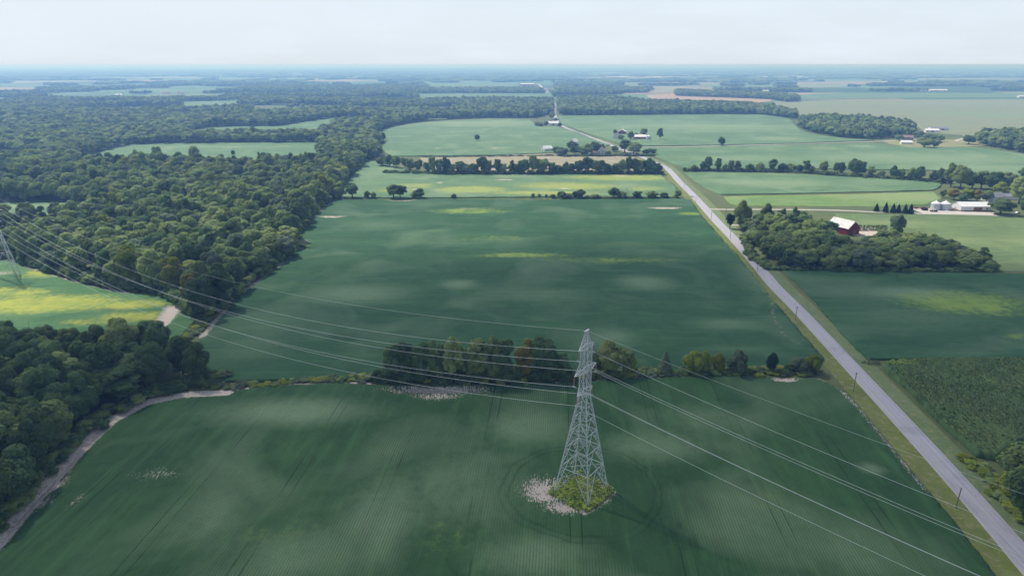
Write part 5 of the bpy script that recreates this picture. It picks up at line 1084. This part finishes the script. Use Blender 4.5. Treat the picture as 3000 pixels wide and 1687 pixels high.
mb = MB(); mb.box(.2, 2.4, -.45, .45, .9, 1.8); mb.build('hood', M['red_paint'], e); mb = MB(); mb.box(-1.2, .2, -.7, .7, 1.0, 2.7); mb.build('cab', M['red_paint'], e); mb = MB(); mb.box(-1.25, .24, -.74, .74, 1.7, 2.45); mb.build('window', M['glass'], e); wheels(e, [-.8], [-1, 1], .85); wheels(e, [1.9], [-.8, .8], .5)
c_ = G(2692, 612); e = empty('cultivator', (c_[0], c_[1], .1), -.3); tag(e, 'rusty folded field cultivator in the gravel yard left of the tractor', 'implement')
mb = MB()
for k in range(7): mb.bar((-4+k*1.3, -.9, .9), (-4+k*1.3, .9, .9), .14); mb.bar((-4+k*1.3, .9, .9), (-4+k*1.3, 1.1, .1), .1); mb.bar((-4+k*1.3, -.9, .9), (-4+k*1.3, -.8, .1), .1)
for y_ in (-.9, 0, .9): mb.bar((-4.2, y_, .95), (4.2, y_, .95), .16)
mb.build('frame', M['red_paint'], e); wheels(e, [-2, 2], [-.5, .5], .4)
c_ = G(2735, 620); e = empty('hay_wagon', (c_[0], c_[1], .1), .05); tag(e, 'pale topped farm wagon parked before the left grain bin', 'wagon')
mb = MB(); mb.box(-2.6, 2.6, -1.2, 1.2, 1.0, 1.15); mb.build('bed', M['brown_wall'], e); mb = MB(); mb.box(-2.5, 1.4, -1.1, 1.1, 1.16, 1.9); mb.build('load', M['gravel'], e); wheels(e, [-1.8, 1.8], [-1, 1], .45)
# garden rows beyond the barn
Q2 = []
for rr_ in range(4):
    for k in range(34): p = GD(2130+k*3.0, 571+rr_*3.6); Q2.append((p[0]+nr.normal(0, .3), p[1], 0, .24, .30*nr.uniform(.7, 1.3), nr.uniform(0, 6), 1))
scatter('garden_plants', 'rows of staked garden plants beyond the red barn', 'garden', Q2, SH)

# ------------------------------------------------------------------ clouds above the view, shading the near fields
cm = bpy.data.materials.new('cloud'); cm.use_nodes = True; t = cm.node_tree; t.nodes.clear(); o = t.nodes.new('ShaderNodeOutputMaterial')
tcn = t.nodes.new('ShaderNodeTexCoord'); sp_ = t.nodes.new('ShaderNodeSeparateXYZ'); t.links.new(tcn.outputs['Object'], sp_.inputs[0])
rr_ = mathn(t, 'SQRT', mathn(t, 'ADD', mathn(t, 'POWER', sp_.outputs['X'], 2), mathn(t, 'POWER', sp_.outputs['Y'], 2)))
f_ = mathn(t, 'ADD', mr(t, rr_, .35, 1.0, 1, 0, True), mathn(t, 'MULTIPLY', mathn(t, 'SUBTRACT', noise(t, tcn.outputs['Object'], 2.2, 4, .55), .5), .9))
f_ = mathn(t, 'MULTIPLY', mr(t, f_, .15, .75, 0, CLOUD, True), mr(t, rr_, .8, .98, 1, 0))
tb = t.nodes.new('ShaderNodeBsdfTransparent'); db = t.nodes.new('ShaderNodeBsdfTranslucent'); db.inputs[0].default_value = (.9, .92, .95, 1); ms = t.nodes.new('ShaderNodeMixShader')
t.links.new(f_, ms.inputs[0]); t.links.new(tb.outputs[0], ms.inputs[1]); t.links.new(db.outputs[0], ms.inputs[2]); t.links.new(ms.outputs[0], o.inputs['Surface'])
CH = 900.0; off = sv/sv.z*CH
for i, (gx, gy, rx_, ry_) in enumerate([(105, 205, 395, 300)]):
    v, f = ico(4); v = v*(1+.10*vnoise(v[:, 0]+5, v[:, 1]+5, .3, 8+i)[:, None]); v[:, 2] = np.where(v[:, 2] < 0, v[:, 2]*.35, v[:, 2])
    me = mesh('cloud', v, f, cm, True); c_ = link('cloud', me, None, (gx+off.x, gy+off.y, CH)); c_.scale = (rx_*1.15, ry_*1.15, 70); tag(c_, kind='structure')

# ------------------------------------------------------------------ haze
hm = bpy.data.materials.new('haze'); hm.use_nodes = True; t = hm.node_tree; t.nodes.clear(); o = t.nodes.new('ShaderNodeOutputMaterial')
pv = t.nodes.new('ShaderNodeVolumePrincipled'); pv.inputs['Color'].default_value = (.25, .47, 1.0, 1); pv.inputs['Absorption Color'].default_value = (.74, .77, 1, 1); pv.inputs['Density'].default_value = 2.45e-4; pv.inputs['Anisotropy'].default_value = .25
t.links.new(pv.outputs[0], o.inputs['Volume'])
mb = MB(); mb.box(-66000, 66000, -66000, 66000, -1.5, 118); hz = mb.build('haze', hm); tag(hz, 'thin blue summer haze lying over the whole plain', 'haze', kind='stuff')
